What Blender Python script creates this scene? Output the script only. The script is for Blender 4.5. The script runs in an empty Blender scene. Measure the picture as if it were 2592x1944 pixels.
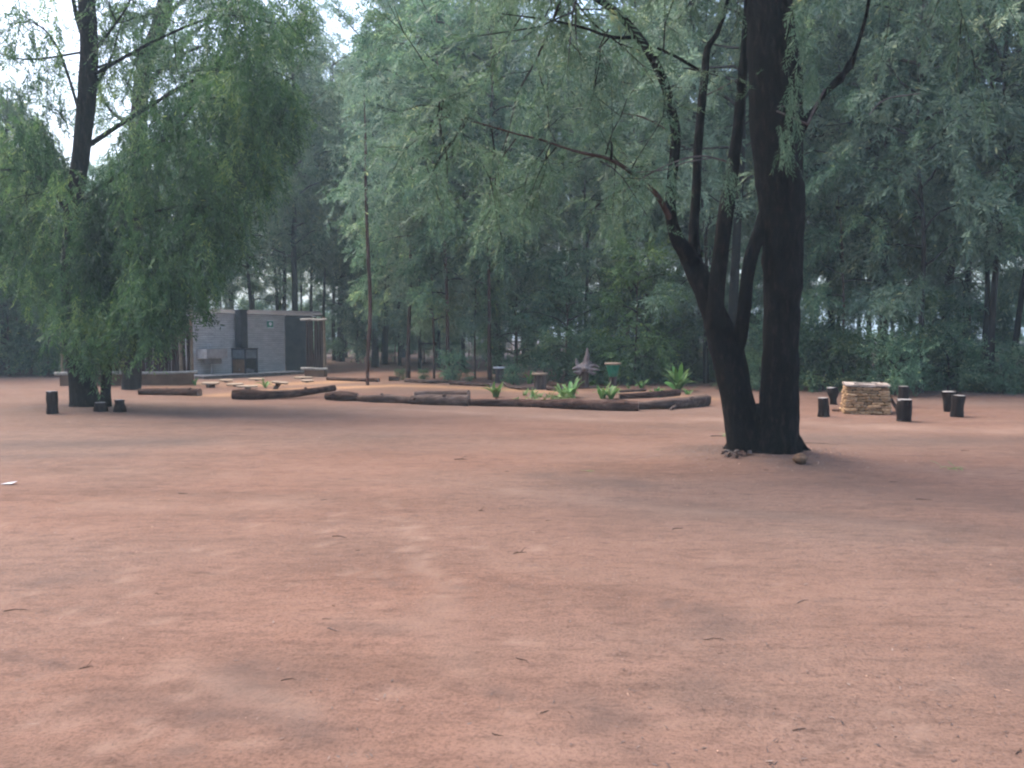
import bpy, math, random
import numpy as np
from mathutils import Vector, Matrix

R = math.radians
rnd = random.Random(7)
rng = np.random.default_rng(11)
scene = bpy.context.scene
COL = scene.collection

# ------------------------------------------------------------------ camera
FPX, CX, CY = 2157.0, 1296.0, 972.0          # focal length and centre in pixels of the 2592 x 1944 photograph
CAM_H, PITCH = 1.6, math.atan(122.0 / 2157.0)
cam_d = bpy.data.cameras.new("camera")
cam = bpy.data.objects.new("camera", cam_d)
COL.objects.link(cam)
cam_d.sensor_width = 36.0
cam_d.lens = 36.0 * FPX / 2592.0
cam_d.clip_end = 2000.0
cam_d.clip_start = 0.05
cam.location = (0, 0, CAM_H)
cam.rotation_euler = (R(90) - PITCH, 0, 0)
scene.camera = cam

# ------------------------------------------------------------------ sky, sun, exposure
SUN_EL, SUN_AZ = 60.0, -58.0                  # azimuth clockwise from +Y, degrees
world = bpy.data.worlds.new("World")
scene.world = world
world.use_nodes = True
wn, wl = world.node_tree.nodes, world.node_tree.links
wn.clear()
sky = wn.new("ShaderNodeTexSky")
sky.sky_type = 'NISHITA'
sky.sun_disc = False
sky.sun_elevation = R(SUN_EL)
sky.sun_rotation = R(SUN_AZ)
sky.air_density = 1.0
sky.dust_density = 4.5
sky.ozone_density = 1.0
hs = wn.new("ShaderNodeHueSaturation")
hs.inputs["Saturation"].default_value = 1.15
bg = wn.new("ShaderNodeBackground")
bg.inputs["Strength"].default_value = 0.15
wo = wn.new("ShaderNodeOutputWorld")
wl.new(sky.outputs[0], hs.inputs["Color"])
wl.new(hs.outputs[0], bg.inputs["Color"])
wl.new(bg.outputs[0], wo.inputs["Surface"])

sun_d = bpy.data.lights.new("sun", 'SUN')
sun_d.energy = 0.85
sun_d.angle = R(40)
sun_d.color = (1.0, 0.955, 0.9)
sun = bpy.data.objects.new("sun", sun_d)
COL.objects.link(sun)
_el, _az = R(SUN_EL), R(SUN_AZ)
sdir = Vector((math.sin(_az) * math.cos(_el), math.cos(_az) * math.cos(_el), math.sin(_el)))
sun.rotation_euler = sdir.to_track_quat('Z', 'Y').to_euler()
sun.location = (0, 0, 30)

scene.view_settings.view_transform = 'Standard'
scene.view_settings.look = 'None'
scene.view_settings.gamma = 1.0
scene.view_settings.use_curve_mapping = False
scene.view_settings.exposure = 1.86
scene.render.engine = 'CYCLES'
cy = scene.cycles
cy.use_denoising = True
cy.use_adaptive_sampling = True
cy.adaptive_threshold = 0.04
cy.use_light_tree = False
cy.max_bounces = 6
cy.diffuse_bounces = 2
cy.glossy_bounces = 2
cy.transmission_bounces = 3
cy.transparent_max_bounces = 4
cy.volume_bounces = 0
cy.caustics_reflective = False
cy.caustics_refractive = False
cy.pixel_filter_type = 'BLACKMAN_HARRIS'
cy.filter_width = 2.2

# ------------------------------------------------------------------ noise and ground height
_lat = rng.random((256, 256))


def vnoise(x, y):
    x = np.asarray(x, float); y = np.asarray(y, float)
    xi = np.floor(x).astype(int); yi = np.floor(y).astype(int)
    fx = x - xi; fy = y - yi
    fx = fx * fx * (3 - 2 * fx); fy = fy * fy * (3 - 2 * fy)
    a = _lat[xi % 256, yi % 256]; b = _lat[(xi + 1) % 256, yi % 256]
    c = _lat[xi % 256, (yi + 1) % 256]; d = _lat[(xi + 1) % 256, (yi + 1) % 256]
    return (a * (1 - fx) + b * fx) * (1 - fy) + (c * (1 - fx) + d * fx) * fy


def fbm(x, y, o=4):
    s = 0; a = 0.5; t = 0
    for k in range(o):
        s = s + a * vnoise(x * 2 ** k + 17.3 * k, y * 2 ** k + 9.1 * k); t += a; a *= 0.5
    return s / t


MOUNDS = []


def H(x, y):
    x = np.asarray(x, float); y = np.asarray(y, float)
    near = np.clip(1 - (np.hypot(x, y) - 70) / 60, 0, 1)
    h = 0.10 * (fbm(x / 7.0, y / 7.0, 2) - 0.5) + 0.035 * (fbm(x / 1.3 + 40, y / 1.3, 3) - 0.5)
    h = h + 0.012 * (fbm(x / 0.22, y / 0.22 + 30, 2) - 0.5)
    for mx, my, mr, mh in MOUNDS:
        h = h + mh * np.exp(-((x - mx) ** 2 + (y - my) ** 2) / (mr * mr))
    return h * near


_cp, _sp = math.cos(PITCH), math.sin(PITCH)


def ray(px, py):
    cx, cyy = (px - CX) / FPX, -(py - CY) / FPX
    # camera forward is +Y pitched down
    return Vector((cx, _cp + cyy * _sp, -_sp + cyy * _cp))


def P(px, py, Y):
    """world point on the sight line of a photo pixel at forward distance Y"""
    d = ray(px, py)
    return Vector((0, 0, CAM_H)) + d * (Y / d.y)


def G(px, py):
    """ground point seen at a photo pixel"""
    d = ray(px, py); z = 0.0
    for _ in range(6):
        t = (z - CAM_H) / d.z
        q = Vector((0, 0, CAM_H)) + d * t
        z = float(H(q.x, q.y))
    return Vector((q.x, q.y, z))


def on_ground(x, y):
    return Vector((x, y, float(H(x, y))))


_mt = G(1935, 1158); _lt = G(222, 1036)
MOUNDS += [(_mt.x, _mt.y, 1.3, 0.10), (_mt.x + .3, _mt.y - .2, 0.5, 0.04), (_lt.x, _lt.y, 1.4, 0.08)]

# ------------------------------------------------------------------ materials
def new_mat(name):
    m = bpy.data.materials.new(name); m.use_nodes = True
    nt = m.node_tree; nt.nodes.clear()
    out = nt.nodes.new("ShaderNodeOutputMaterial")
    b = nt.nodes.new("ShaderNodeBsdfPrincipled")
    nt.links.new(b.outputs[0], out.inputs["Surface"])
    return m, nt, b, out


def N(nt, t, **kw):
    n = nt.nodes.new(t)
    for k, v in kw.items():
        setattr(n, k, v)
    return n


def noise_fac(nt, scale, detail=4, rough=0.55, coord='Object', stretch=None):
    tc = N(nt, "ShaderNodeTexCoord"); n = N(nt, "ShaderNodeTexNoise")
    n.inputs["Scale"].default_value = scale; n.inputs["Detail"].default_value = detail
    n.inputs["Roughness"].default_value = rough
    if stretch:
        mp = N(nt, "ShaderNodeMapping"); mp.inputs["Scale"].default_value = stretch
        nt.links.new(tc.outputs[coord], mp.inputs[0]); nt.links.new(mp.outputs[0], n.inputs["Vector"])
    else:
        nt.links.new(tc.outputs[coord], n.inputs["Vector"])
    return n.outputs["Fac"]


def ramp(nt, fac, stops):
    r = N(nt, "ShaderNodeValToRGB"); e = r.color_ramp.elements
    while len(e) < len(stops):
        e.new(0.5)
    for el, (p, c) in zip(e, stops):
        el.position = p; el.color = (*c, 1) if len(c) == 3 else c
    nt.links.new(fac, r.inputs[0])
    return r.outputs[0]


def mixc(nt, fac, a, b, mode='MIX'):
    m = N(nt, "ShaderNodeMix", data_type='RGBA', blend_type=mode)
    for s, v in ((0, fac), (6, a), (7, b)):
        if isinstance(v, (int, float)):
            m.inputs[s].default_value = v
        elif isinstance(v, tuple):
            m.inputs[s].default_value = (*v, 1)
        else:
            nt.links.new(v, m.inputs[s])
    return m.outputs[2]


def bump(nt, b, fac, strength=0.5, dist=0.02):
    n = N(nt, "ShaderNodeBump"); n.inputs["Strength"].default_value = strength
    n.inputs["Distance"].default_value = dist
    nt.links.new(fac, n.inputs["Height"]); nt.links.new(n.outputs[0], b.inputs["Normal"])


def simple(name, c1, c2, scale=8.0, rough=0.85, stretch=None, bstr=0.4, bdist=0.01, coord='Object', detail=5, lo=0.3, hi=0.7, rand=0.0):
    m, nt, b, _ = new_mat(name)
    f = noise_fac(nt, scale, detail, 0.6, coord, stretch)
    col = ramp(nt, f, [(lo, c1), (hi, c2)])
    if rand:
        oi = N(nt, "ShaderNodeObjectInfo")
        mr = N(nt, "ShaderNodeMapRange"); mr.inputs[3].default_value = 1 - rand; mr.inputs[4].default_value = 1 + rand
        nt.links.new(oi.outputs["Random"], mr.inputs[0])
        hsv = N(nt, "ShaderNodeHueSaturation"); nt.links.new(mr.outputs[0], hsv.inputs["Value"]); nt.links.new(col, hsv.inputs["Color"])
        col = hsv.outputs[0]
    nt.links.new(col, b.inputs["Base Color"])
    b.inputs["Roughness"].default_value = rough
    b.inputs["Specular IOR Level"].default_value = 0.25
    if bstr:
        bump(nt, b, f, bstr, bdist)
    return m


def leaf_mat(name, dark, mid, lite, trans=0.3, hue_var=0.02, val_var=0.18):
    m, nt, b, out = new_mat(name)
    at = N(nt, "ShaderNodeAttribute", attribute_name="tint")
    col = ramp(nt, at.outputs["Fac"], [(0.0, dark), (0.5, mid), (0.93, lite), (1.0, (lite[0] * 1.9, lite[1] * 1.5, lite[2] * 1.2))])
    oi = N(nt, "ShaderNodeObjectInfo")
    hsv = N(nt, "ShaderNodeHueSaturation")
    m1 = N(nt, "ShaderNodeMapRange"); m1.inputs[3].default_value = 0.5 - hue_var; m1.inputs[4].default_value = 0.5 + hue_var
    m2 = N(nt, "ShaderNodeMapRange"); m2.inputs[3].default_value = 1 - val_var; m2.inputs[4].default_value = 1 + val_var
    wn_ = N(nt, "ShaderNodeMath", operation='FRACT'); mu = N(nt, "ShaderNodeMath", operation='MULTIPLY'); mu.inputs[1].default_value = 7.13
    nt.links.new(oi.outputs["Random"], m1.inputs[0]); nt.links.new(oi.outputs["Random"], mu.inputs[0])
    nt.links.new(mu.outputs[0], wn_.inputs[0]); nt.links.new(wn_.outputs[0], m2.inputs[0])
    nt.links.new(m1.outputs[0], hsv.inputs["Hue"]); nt.links.new(m2.outputs[0], hsv.inputs["Value"]); nt.links.new(col, hsv.inputs["Color"])
    nt.links.new(hsv.outputs[0], b.inputs["Base Color"])
    b.inputs["Roughness"].default_value = 0.55
    b.inputs["Specular IOR Level"].default_value = 0.35
    tr = N(nt, "ShaderNodeBsdfTranslucent"); nt.links.new(hsv.outputs[0], tr.inputs[0])
    ms = N(nt, "ShaderNodeMixShader"); ms.inputs[0].default_value = trans
    nt.links.new(b.outputs[0], ms.inputs[1]); nt.links.new(tr.outputs[0], ms.inputs[2])
    nt.links.new(ms.outputs[0], out.inputs["Surface"])
    return m


def ground_mat():
    m, nt, b, _ = new_mat("red_sand")
    tc = N(nt, "ShaderNodeTexCoord")

    def nz(scale, detail=5, rough=0.6, st=(1, 1, 1)):
        mp = N(nt, "ShaderNodeMapping"); mp.inputs["Scale"].default_value = st
        mp.inputs["Rotation"].default_value = (0, 0, 0.12)
        n = N(nt, "ShaderNodeTexNoise"); n.inputs["Scale"].default_value = scale
        n.inputs["Detail"].default_value = detail; n.inputs["Roughness"].default_value = rough
        nt.links.new(tc.outputs["Object"], mp.inputs[0]); nt.links.new(mp.outputs[0], n.inputs["Vector"])
        return n.outputs["Fac"]
    base = ramp(nt, nz(0.35, 5, 0.65, (0.7, 1.6, 1)), [(0.3, (0.120, 0.070, 0.050)), (0.5, (0.161, 0.092, 0.066)), (0.7, (0.193, 0.115, 0.084))])
    base = mixc(nt, ramp(nt, nz(0.16, 3, 0.5, (0.8, 1.3, 1)), [(0.42, (0, 0, 0)), (0.62, (0.548, 0.575, 0.619))]), base, (0.150, 0.109, 0.087))
    # darker compacted / damp patches
    pf = ramp(nt, nz(0.9, 6, 0.7, (0.45, 1.5, 1)), [(0.50, (0, 0, 0)), (0.68, (1, 1, 1))])
    c = mixc(nt, 0.3, base, mixc(nt, pf, base, (0.083, 0.055, 0.043)))
    # swept streaks
    st = ramp(nt, nz(2.2, 4, 0.6, (0.22, 2.2, 1)), [(0.42, (0, 0, 0)), (0.62, (1, 1, 1))])
    c = mixc(nt, 0.2, c, mixc(nt, st, c, (0.208, 0.124, 0.092)))
    # grain
    gr = nz(55, 5, 0.8)
    g1 = ramp(nt, gr, [(0.36, (0.50, 0.48, 0.48)), (0.50, (1, 1, 1)), (0.72, (1.25, 1.22, 1.2))])
    c = mixc(nt, 0.8, c, mixc(nt, 1.0, c, g1, 'MULTIPLY'))
    sp = ramp(nt, nz(11, 5, 0.7, (0.5, 1.2, 1)), [(0.30, (0.66, 0.65, 0.66)), (0.48, (1, 1, 1)), (0.7, (1.12, 1.1, 1.1))])
    c = mixc(nt, 0.9, c, mixc(nt, 1.0, c, sp, 'MULTIPLY'))
    sq = ramp(nt, nz(3.6, 6, 0.72, (0.4, 1.5, 1)), [(0.34, (0.72, 0.72, 0.74)), (0.5, (1, 1, 1)), (0.68, (1.14, 1.12, 1.1))])
    c = mixc(nt, 0.45, c, mixc(nt, 1.0, c, sq, 'MULTIPLY'))
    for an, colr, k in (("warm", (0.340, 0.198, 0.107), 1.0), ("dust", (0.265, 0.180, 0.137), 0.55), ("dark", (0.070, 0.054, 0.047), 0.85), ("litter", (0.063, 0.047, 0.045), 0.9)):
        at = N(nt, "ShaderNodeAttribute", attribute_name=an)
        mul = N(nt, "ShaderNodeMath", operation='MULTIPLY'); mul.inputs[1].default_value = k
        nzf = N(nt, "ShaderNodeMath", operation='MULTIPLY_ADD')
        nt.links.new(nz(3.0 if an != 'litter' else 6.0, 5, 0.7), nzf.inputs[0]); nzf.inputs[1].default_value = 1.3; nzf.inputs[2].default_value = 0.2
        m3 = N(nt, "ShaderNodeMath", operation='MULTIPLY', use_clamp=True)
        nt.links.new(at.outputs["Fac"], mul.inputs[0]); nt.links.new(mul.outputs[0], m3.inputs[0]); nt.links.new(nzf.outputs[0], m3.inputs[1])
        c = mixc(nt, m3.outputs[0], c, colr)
    nt.links.new(c, b.inputs["Base Color"])
    b.inputs["Roughness"].default_value = 0.95
    b.inputs["Specular IOR Level"].default_value = 0.12
    n1 = N(nt, "ShaderNodeMath", operation='MULTIPLY_ADD'); n1.inputs[1].default_value = 0.35
    nt.links.new(gr, n1.inputs[0]); nt.links.new(nz(7, 6, 0.7), n1.inputs[2])
    bump(nt, b, n1.outputs[0], 0.55, 0.03)
    return m


def bark_mat(name, c1, c2, c3, scale=9.0, bstr=0.9, bdist=0.03, st=(1, 1, 0.16)):
    m, nt, b, _ = new_mat(name)
    tc = N(nt, "ShaderNodeTexCoord")
    mp = N(nt, "ShaderNodeMapping"); mp.inputs["Scale"].default_value = st
    n = N(nt, "ShaderNodeTexNoise"); n.inputs["Scale"].default_value = scale; n.inputs["Detail"].default_value = 7; n.inputs["Roughness"].default_value = 0.7
    nt.links.new(tc.outputs["Object"], mp.inputs[0]); nt.links.new(mp.outputs[0], n.inputs["Vector"])
    col = ramp(nt, n.outputs["Fac"], [(0.33, c1), (0.52, c2), (0.72, c3)])
    nt.links.new(col, b.inputs["Base Color"])
    b.inputs["Roughness"].default_value = 0.95; b.inputs["Specular IOR Level"].default_value = 0.1
    bump(nt, b, n.outputs["Fac"], bstr, bdist)
    return m


M = {}
M['ground'] = ground_mat()
M['bark_black'] = bark_mat("bark_black", (0.002, 0.002, 0.003), (0.007, 0.006, 0.006), (0.034, 0.026, 0.022), 17, 1.0, 0.06, (1, 1, 0.3))
M['bark_dark'] = bark_mat("bark_dark", (0.010, 0.010, 0.010), (0.024, 0.020, 0.018), (0.05, 0.042, 0.037), 7)
M['bark_brown'] = bark_mat("bark_brown", (0.03, 0.02, 0.016), (0.07, 0.042, 0.034), (0.13, 0.085, 0.07), 7)
M['bark_red'] = bark_mat("bark_red", (0.035, 0.022, 0.018), (0.085, 0.048, 0.038), (0.17, 0.115, 0.095), 7)
M['twig'] = simple("dead_twig", (0.055, 0.045, 0.042), (0.15, 0.125, 0.115), 12)
M['log'] = bark_mat("log_bark", (0.020, 0.011, 0.009), (0.066, 0.037, 0.029), (0.155, 0.10, 0.08), 9, 1.0, 0.05, (0.2, 1, 1))
M['post'] = bark_mat("post_bark", (0.022, 0.017, 0.015), (0.062, 0.044, 0.038), (0.15, 0.115, 0.10), 9, 1.0, 0.03)
M['log_grey'] = bark_mat("weathered_log", (0.032, 0.022, 0.019), (0.085, 0.057, 0.047), (0.20, 0.15, 0.125), 9, 1.0, 0.03, (0.14, 1, 1))
M['cut'] = simple("cut_wood", (0.16, 0.11, 0.085), (0.33, 0.25, 0.20), 14)
M['cut_dark'] = simple("weathered_cut_wood", (0.22, 0.19, 0.175), (0.42, 0.38, 0.36), 14)
M['plank'] = simple("pale_plank", (0.20, 0.15, 0.105), (0.38, 0.29, 0.21), 9, 0.8, (1, 6, 6))
M['plank_grey'] = simple("grey_plank", (0.40, 0.40, 0.42), (0.6, 0.6, 0.62), 9, 0.6)
M['stump'] = bark_mat("stump_bark", (0.008, 0.006, 0.006), (0.022, 0.015, 0.014), (0.055, 0.036, 0.03), 12)
M['brick'] = simple("grey_brick", (0.35, 0.345, 0.335), (0.57, 0.56, 0.54), 4.5, 0.9, (0.5, 1, 1.8), 0.3, 0.004)
M['mortar'] = simple("mortar", (0.24, 0.235, 0.235), (0.34, 0.33, 0.325), 20)
M['concrete'] = simple("concrete", (0.22, 0.21, 0.20), (0.36, 0.34, 0.325), 6)
M['concrete_dark'] = simple("dark_concrete", (0.10, 0.09, 0.085), (0.20, 0.18, 0.17), 6)  # darker concrete tone for the trough bracket and step slab
M['plaster'] = simple("brown_plaster", (0.085, 0.048, 0.03), (0.16, 0.092, 0.057), 3)
M['pole_dark'] = bark_mat("dark_pole", (0.016, 0.010, 0.009), (0.042, 0.024, 0.021), (0.085, 0.052, 0.045), 8)
M['pole_pale'] = simple("weathered_rail", (0.22, 0.20, 0.17), (0.40, 0.37, 0.32), 7, 0.9, (1, 1, 1))
M['pole_tan'] = simple("tan_pole", (0.13, 0.095, 0.06), (0.24, 0.18, 0.12), 7)
M['sheet'] = simple("dark_sheet", (0.030, 0.038, 0.040), (0.062, 0.072, 0.072), 3, 0.65)
M['roof'] = simple("roof_sheet", (0.03, 0.028, 0.03), (0.06, 0.055, 0.055), 4)
M['steel_black'] = simple("black_steel", (0.010, 0.012, 0.018), (0.03, 0.032, 0.042), 5, 0.55)
M['steel_grey'] = simple("grey_steel", (0.07, 0.085, 0.10), (0.15, 0.17, 0.19), 5, 0.5)
M['rust'] = simple("rusty_panel", (0.085, 0.036, 0.016), (0.17, 0.08, 0.036), 5, 0.8)
M['soot'] = simple("soot", (0.006, 0.006, 0.007), (0.018, 0.016, 0.016), 8)
M['ash'] = simple("ash", (0.10, 0.095, 0.10), (0.24, 0.22, 0.23), 18)
M['white'] = simple("white_paint", (0.62, 0.66, 0.66), (0.78, 0.8, 0.8), 6, 0.5, None, 0)
M['green_sign'] = simple("green_sign", (0.03, 0.20, 0.13), (0.05, 0.26, 0.17), 6, 0.45, None, 0)
M['green_paint'] = simple("green_paint", (0.008, 0.10, 0.055), (0.02, 0.17, 0.095), 6, 0.5, None, 0.2)
M['chrome'] = simple("dull_chrome", (0.5, 0.5, 0.5), (0.65, 0.65, 0.65), 6, 0.3, None, 0)
M['stone'] = simple("fieldstone", (0.15, 0.078, 0.036), (0.46, 0.31, 0.175), 3.2, 0.9, None, 0.8, 0.02, 'Object', 6, 0.3, 0.72, 0.42)
M['cap'] = simple("cap_slab", (0.24, 0.19, 0.155), (0.44, 0.36, 0.30), 5, 0.9, None, 0.5, 0.01, 'Object', 5, 0.3, 0.7, 0.12)
M['driftwood'] = bark_mat("driftwood", (0.08, 0.063, 0.06), (0.18, 0.148, 0.142), (0.34, 0.30, 0.29), 10)
M['rock'] = simple("tan_rock", (0.07, 0.04, 0.024), (0.16, 0.095, 0.055), 16)
M['leaf_far'] = leaf_mat("wattle_leaf", (0.034, 0.084, 0.045), (0.112, 0.210, 0.112), (0.21, 0.315, 0.175), 0.45, 0.03, 0.22)
M['leaf_pale'] = leaf_mat("blue_grey_leaf", (0.055, 0.113, 0.074), (0.155, 0.245, 0.160), (0.26, 0.36, 0.235), 0.45, 0.02, 0.18)
M['leaf_near'] = leaf_mat("green_wattle_leaf", (0.018, 0.052, 0.020), (0.066, 0.145, 0.052), (0.145, 0.245, 0.085), 0.45, 0.01, 0.05)
M['leaf_main'] = leaf_mat("grey_wattle_leaf", (0.045, 0.092, 0.055), (0.105, 0.182, 0.105), (0.17, 0.255, 0.15), 0.45, 0.01, 0.05)
M['leaf_bush'] = leaf_mat("bush_leaf", (0.022, 0.060, 0.032), (0.062, 0.130, 0.068), (0.135, 0.215, 0.10), 0.45, 0.03, 0.22)
M['leaf_yellow'] = leaf_mat("yellow_green_leaf", (0.05, 0.10, 0.035), (0.10, 0.18, 0.055), (0.17, 0.26, 0.08), 0.35, 0.01, 0.1)
M['strap'] = leaf_mat("strap_leaf", (0.055, 0.135, 0.035), (0.12, 0.24, 0.065), (0.23, 0.35, 0.13), 0.3, 0.03, 0.2)
M['grass'] = leaf_mat("grass_blade", (0.03, 0.06, 0.025), (0.075, 0.125, 0.045), (0.15, 0.19, 0.08), 0.3, 0.0, 0.0)
M['debris'] = leaf_mat("dry_leaf", (0.035, 0.025, 0.022), (0.10, 0.07, 0.06), (0.24, 0.18, 0.15), 0.1, 0.0, 0.0)

# ------------------------------------------------------------------ mesh helpers
def mesh_np(name, V, Q, mats, smooth=False, attrs=None, midx=None):
    """V (n,3), Q (m,k) with one face size"""
    V = np.asarray(V, np.float32); Q = np.asarray(Q, np.int32)
    me = bpy.data.meshes.new(name)
    k = Q.shape[1]
    me.vertices.add(len(V)); me.vertices.foreach_set("co", V.ravel())
    me.loops.add(Q.size); me.loops.foreach_set("vertex_index", Q.ravel())
    me.polygons.add(len(Q))
    me.polygons.foreach_set("loop_start", np.arange(0, Q.size, k, dtype=np.int32))
    if midx is not None:
        me.polygons.foreach_set("material_index", np.asarray(midx, np.int32))
    for mt in mats:
        me.materials.append(mt)
    if attrs:
        for an, av in attrs.items():
            a = me.attributes.new(an, 'FLOAT', 'POINT'); a.data.foreach_set("value", np.asarray(av, np.float32))
    me.update(calc_edges=True)
    if smooth:
        me.polygons.foreach_set("use_smooth", np.ones(len(Q), bool))
    me.validate()
    return me


class MB:
    def __init__(s):
        s.V = []; s.F = []; s.mi = []

    def add(s, V, F, mi=0):
        o = len(s.V)
        s.V += [tuple(v) for v in V]
        s.F += [tuple(i + o for i in f) for f in F]
        s.mi += [mi] * len(F)
        return s

    def box(s, c, size, mi=0, rot=None, taper=1.0, jit=0.0):
        hx, hy, hz = (q / 2 for q in size)
        V = []
        for z in (-hz, hz):
            t = taper if z > 0 else 1.0
            for x, y in ((-hx, -hy), (hx, -hy), (hx, hy), (-hx, hy)):
                v = Vector((x * t, y * t, z)) + Vector((rnd.uniform(-jit, jit), rnd.uniform(-jit, jit), rnd.uniform(-jit, jit)))
                if rot is not None:
                    v = rot @ v
                V.append(v + Vector(c))
        return s.add(V, [(3, 2, 1, 0), (4, 5, 6, 7), (0, 1, 5, 4), (1, 2, 6, 5), (2, 3, 7, 6), (3, 0, 4, 7)], mi)

    def tube(s, pts, rad, n=10, mi=0, cap=True, capmi=None, jit=0.0, seed=0, oval=1.0):
        V, F = tube_np(pts, rad, n, jit, seed, oval)
        base = len(s.V); s.add(V, F, mi)
        if cap:
            m = len(pts); cm = mi if capmi is None else capmi
            V0 = [tuple(V[i]) for i in range(n)]; V1 = [tuple(V[(m - 1) * n + i]) for i in range(n)]
            s.add(V0, [tuple(range(n - 1, -1, -1))], cm); s.add(V1, [tuple(range(n))], cm)
        return s

    def mesh(s, name, mats, smooth=False):
        me = bpy.data.meshes.new(name)
        me.from_pydata(s.V, [], s.F)
        for m in (mats if isinstance(mats, (list, tuple)) else [mats]):
            me.materials.append(m)
        me.polygons.foreach_set("material_index", s.mi)
        if smooth:
            me.polygons.foreach_set("use_smooth", [len(f) <= 4 for f in s.F])
        me.update()
        return me

    def obj(s, name, mats, parent=None, smooth=False):
        return link(name, s.mesh(name, mats, smooth), parent)


def tube_np(pts, rad, n=10, jit=0.0, seed=0, oval=1.0):
    pts = np.array([tuple(p) for p in pts], float); rad = np.asarray(rad, float)
    m = len(pts)
    T = np.gradient(pts, axis=0); T /= np.linalg.norm(T, axis=1)[:, None] + 1e-9
    up = np.array([0, 0, 1.0]) if abs(T[0, 2]) < 0.9 else np.array([1.0, 0, 0])
    u = np.cross(T[0], up); u /= np.linalg.norm(u)
    U = []
    for i in range(m):
        u = u - T[i] * np.dot(u, T[i]); u /= np.linalg.norm(u) + 1e-9
        U.append(u)
    U = np.array(U); W = np.cross(T, U)
    a = np.arange(n) * 2 * np.pi / n
    r = np.repeat(rad[:, None], n, 1)
    if jit:
        g = np.random.default_rng(seed)
        prof = g.normal(0, 1, n) * 0.6
        nz_ = g.normal(0, 1, (m, n))
        if m > 4:
            nz_[1:-1] = (nz_[:-2] + 2 * nz_[1:-1] + nz_[2:]) / 3
            nz_ = (nz_ + np.roll(nz_, 1, 1)) / 1.4
        r = r * (1 + jit * (prof[None, :] + nz_ * 0.7))
    V = pts[:, None, :] + r[..., None] * (np.cos(a)[None, :, None] * U[:, None, :] * oval + np.sin(a)[None, :, None] * W[:, None, :])
    V = V.reshape(-1, 3)
    F = []
    for i in range(m - 1):
        for k in range(n):
            k2 = (k + 1) % n
            F.append((i * n + k, i * n + k2, (i + 1) * n + k2, (i + 1) * n + k))
    return V, F


def resample(pts, rad, step):
    pts = np.array([tuple(p) for p in pts], float); rad = np.asarray(rad, float)
    # Catmull-Rom
    P0 = np.vstack([2 * pts[0] - pts[1], pts, 2 * pts[-1] - pts[-2]])
    R0 = np.concatenate([[rad[0]], rad, [rad[-1]]])
    op, orr = [], []
    for i in range(1, len(P0) - 2):
        L = np.linalg.norm(P0[i + 1] - P0[i]); k = max(1, int(round(L / step)))
        for j in range(k):
            t = j / k
            a, b, c, d = P0[i - 1], P0[i], P0[i + 1], P0[i + 2]
            op.append(0.5 * (2 * b + (c - a) * t + (2 * a - 5 * b + 4 * c - d) * t * t + (3 * b - a - 3 * c + d) * t ** 3))
            orr.append(R0[i] * (1 - t) + R0[i + 1] * t)
    op.append(pts[-1]); orr.append(rad[-1])
    return np.array(op), np.array(orr)


def link(name, data, parent=None):
    o = bpy.data.objects.new(name, data); COL.objects.link(o)
    if parent is not None:
        o.parent = parent
    return o


def tag(o, label, cat, group=None):
    o["label"] = label; o["category"] = cat
    if group:
        o["group"] = group
    return o


def thing(name, loc, label, cat, group=None, rz=0.0):
    o = bpy.data.objects.new(name, None); COL.objects.link(o)
    o.empty_display_size = 0.2
    o.location = loc; o.rotation_euler = (0, 0, rz)
    return tag(o, label, cat, group)


def rel(pts, o):
    o = Vector(o)
    return [Vector(p) - o for p in pts]


# ------------------------------------------------------------------ foliage helpers
def kites(C, D, S, L, W, rise=None):
    """leaflets: base C, direction D, side S, length L, width W -> verts, quads"""
    n = len(C); L = L[:, None]; W = W[:, None]
    V = np.empty((n, 4, 3), np.float32)
    V[:, 0] = C
    mid = C + D * L * 0.45
    V[:, 1] = mid + S * W * 0.5
    V[:, 2] = C + D * L
    V[:, 3] = mid - S * W * 0.5
    Q = np.arange(n * 4, dtype=np.int32).reshape(n, 4)
    return V.reshape(-1, 3), Q


def unit(v):
    return v / (np.linalg.norm(v, axis=-1, keepdims=True) + 1e-9)


def sprays(P0, D0, length, k, ll, lw, g, droop=0.35, ang=0.9):
    """feathery sprays: stem from P0 along D0 with k leaflets; returns C,D,S,L,W,id"""
    n = len(P0); D0 = unit(D0)
    t = (np.arange(k) + 0.6) / k
    ref = unit(g.normal(0, 1, (n, 3)))
    side = unit(np.cross(D0, ref))
    nrm = np.cross(D0, side)
    Ls = length[:, None] * t[None, :]
    C = P0[:, None, :] + D0[:, None, :] * Ls[..., None]
    C[..., 2] -= (droop * length[:, None] * t[None, :] ** 2)
    sgn = np.where(np.arange(k) % 2 == 0, 1.0, -1.0)
    a = ang * g.uniform(0.6, 1.25, (n, k))
    D = D0[:, None, :] * np.cos(a)[..., None] + side[:, None, :] * (sgn[None, :] * np.sin(a))[..., None]
    D = D + g.normal(0, 0.18, (n, k, 3)); D[..., 2] -= droop * 0.9
    D = unit(D)
    S = unit(np.cross(D, nrm[:, None, :] + g.normal(0, 0.45, (n, k, 3))))
    L = ll * g.uniform(0.65, 1.3, (n, k)); W = lw * g.uniform(0.7, 1.3, (n, k))
    ids = np.repeat(np.arange(n)[:, None], k, 1)
    return C.reshape(-1, 3), D.reshape(-1, 3), S.reshape(-1, 3), L.ravel(), W.ravel(), ids.ravel()


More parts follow.
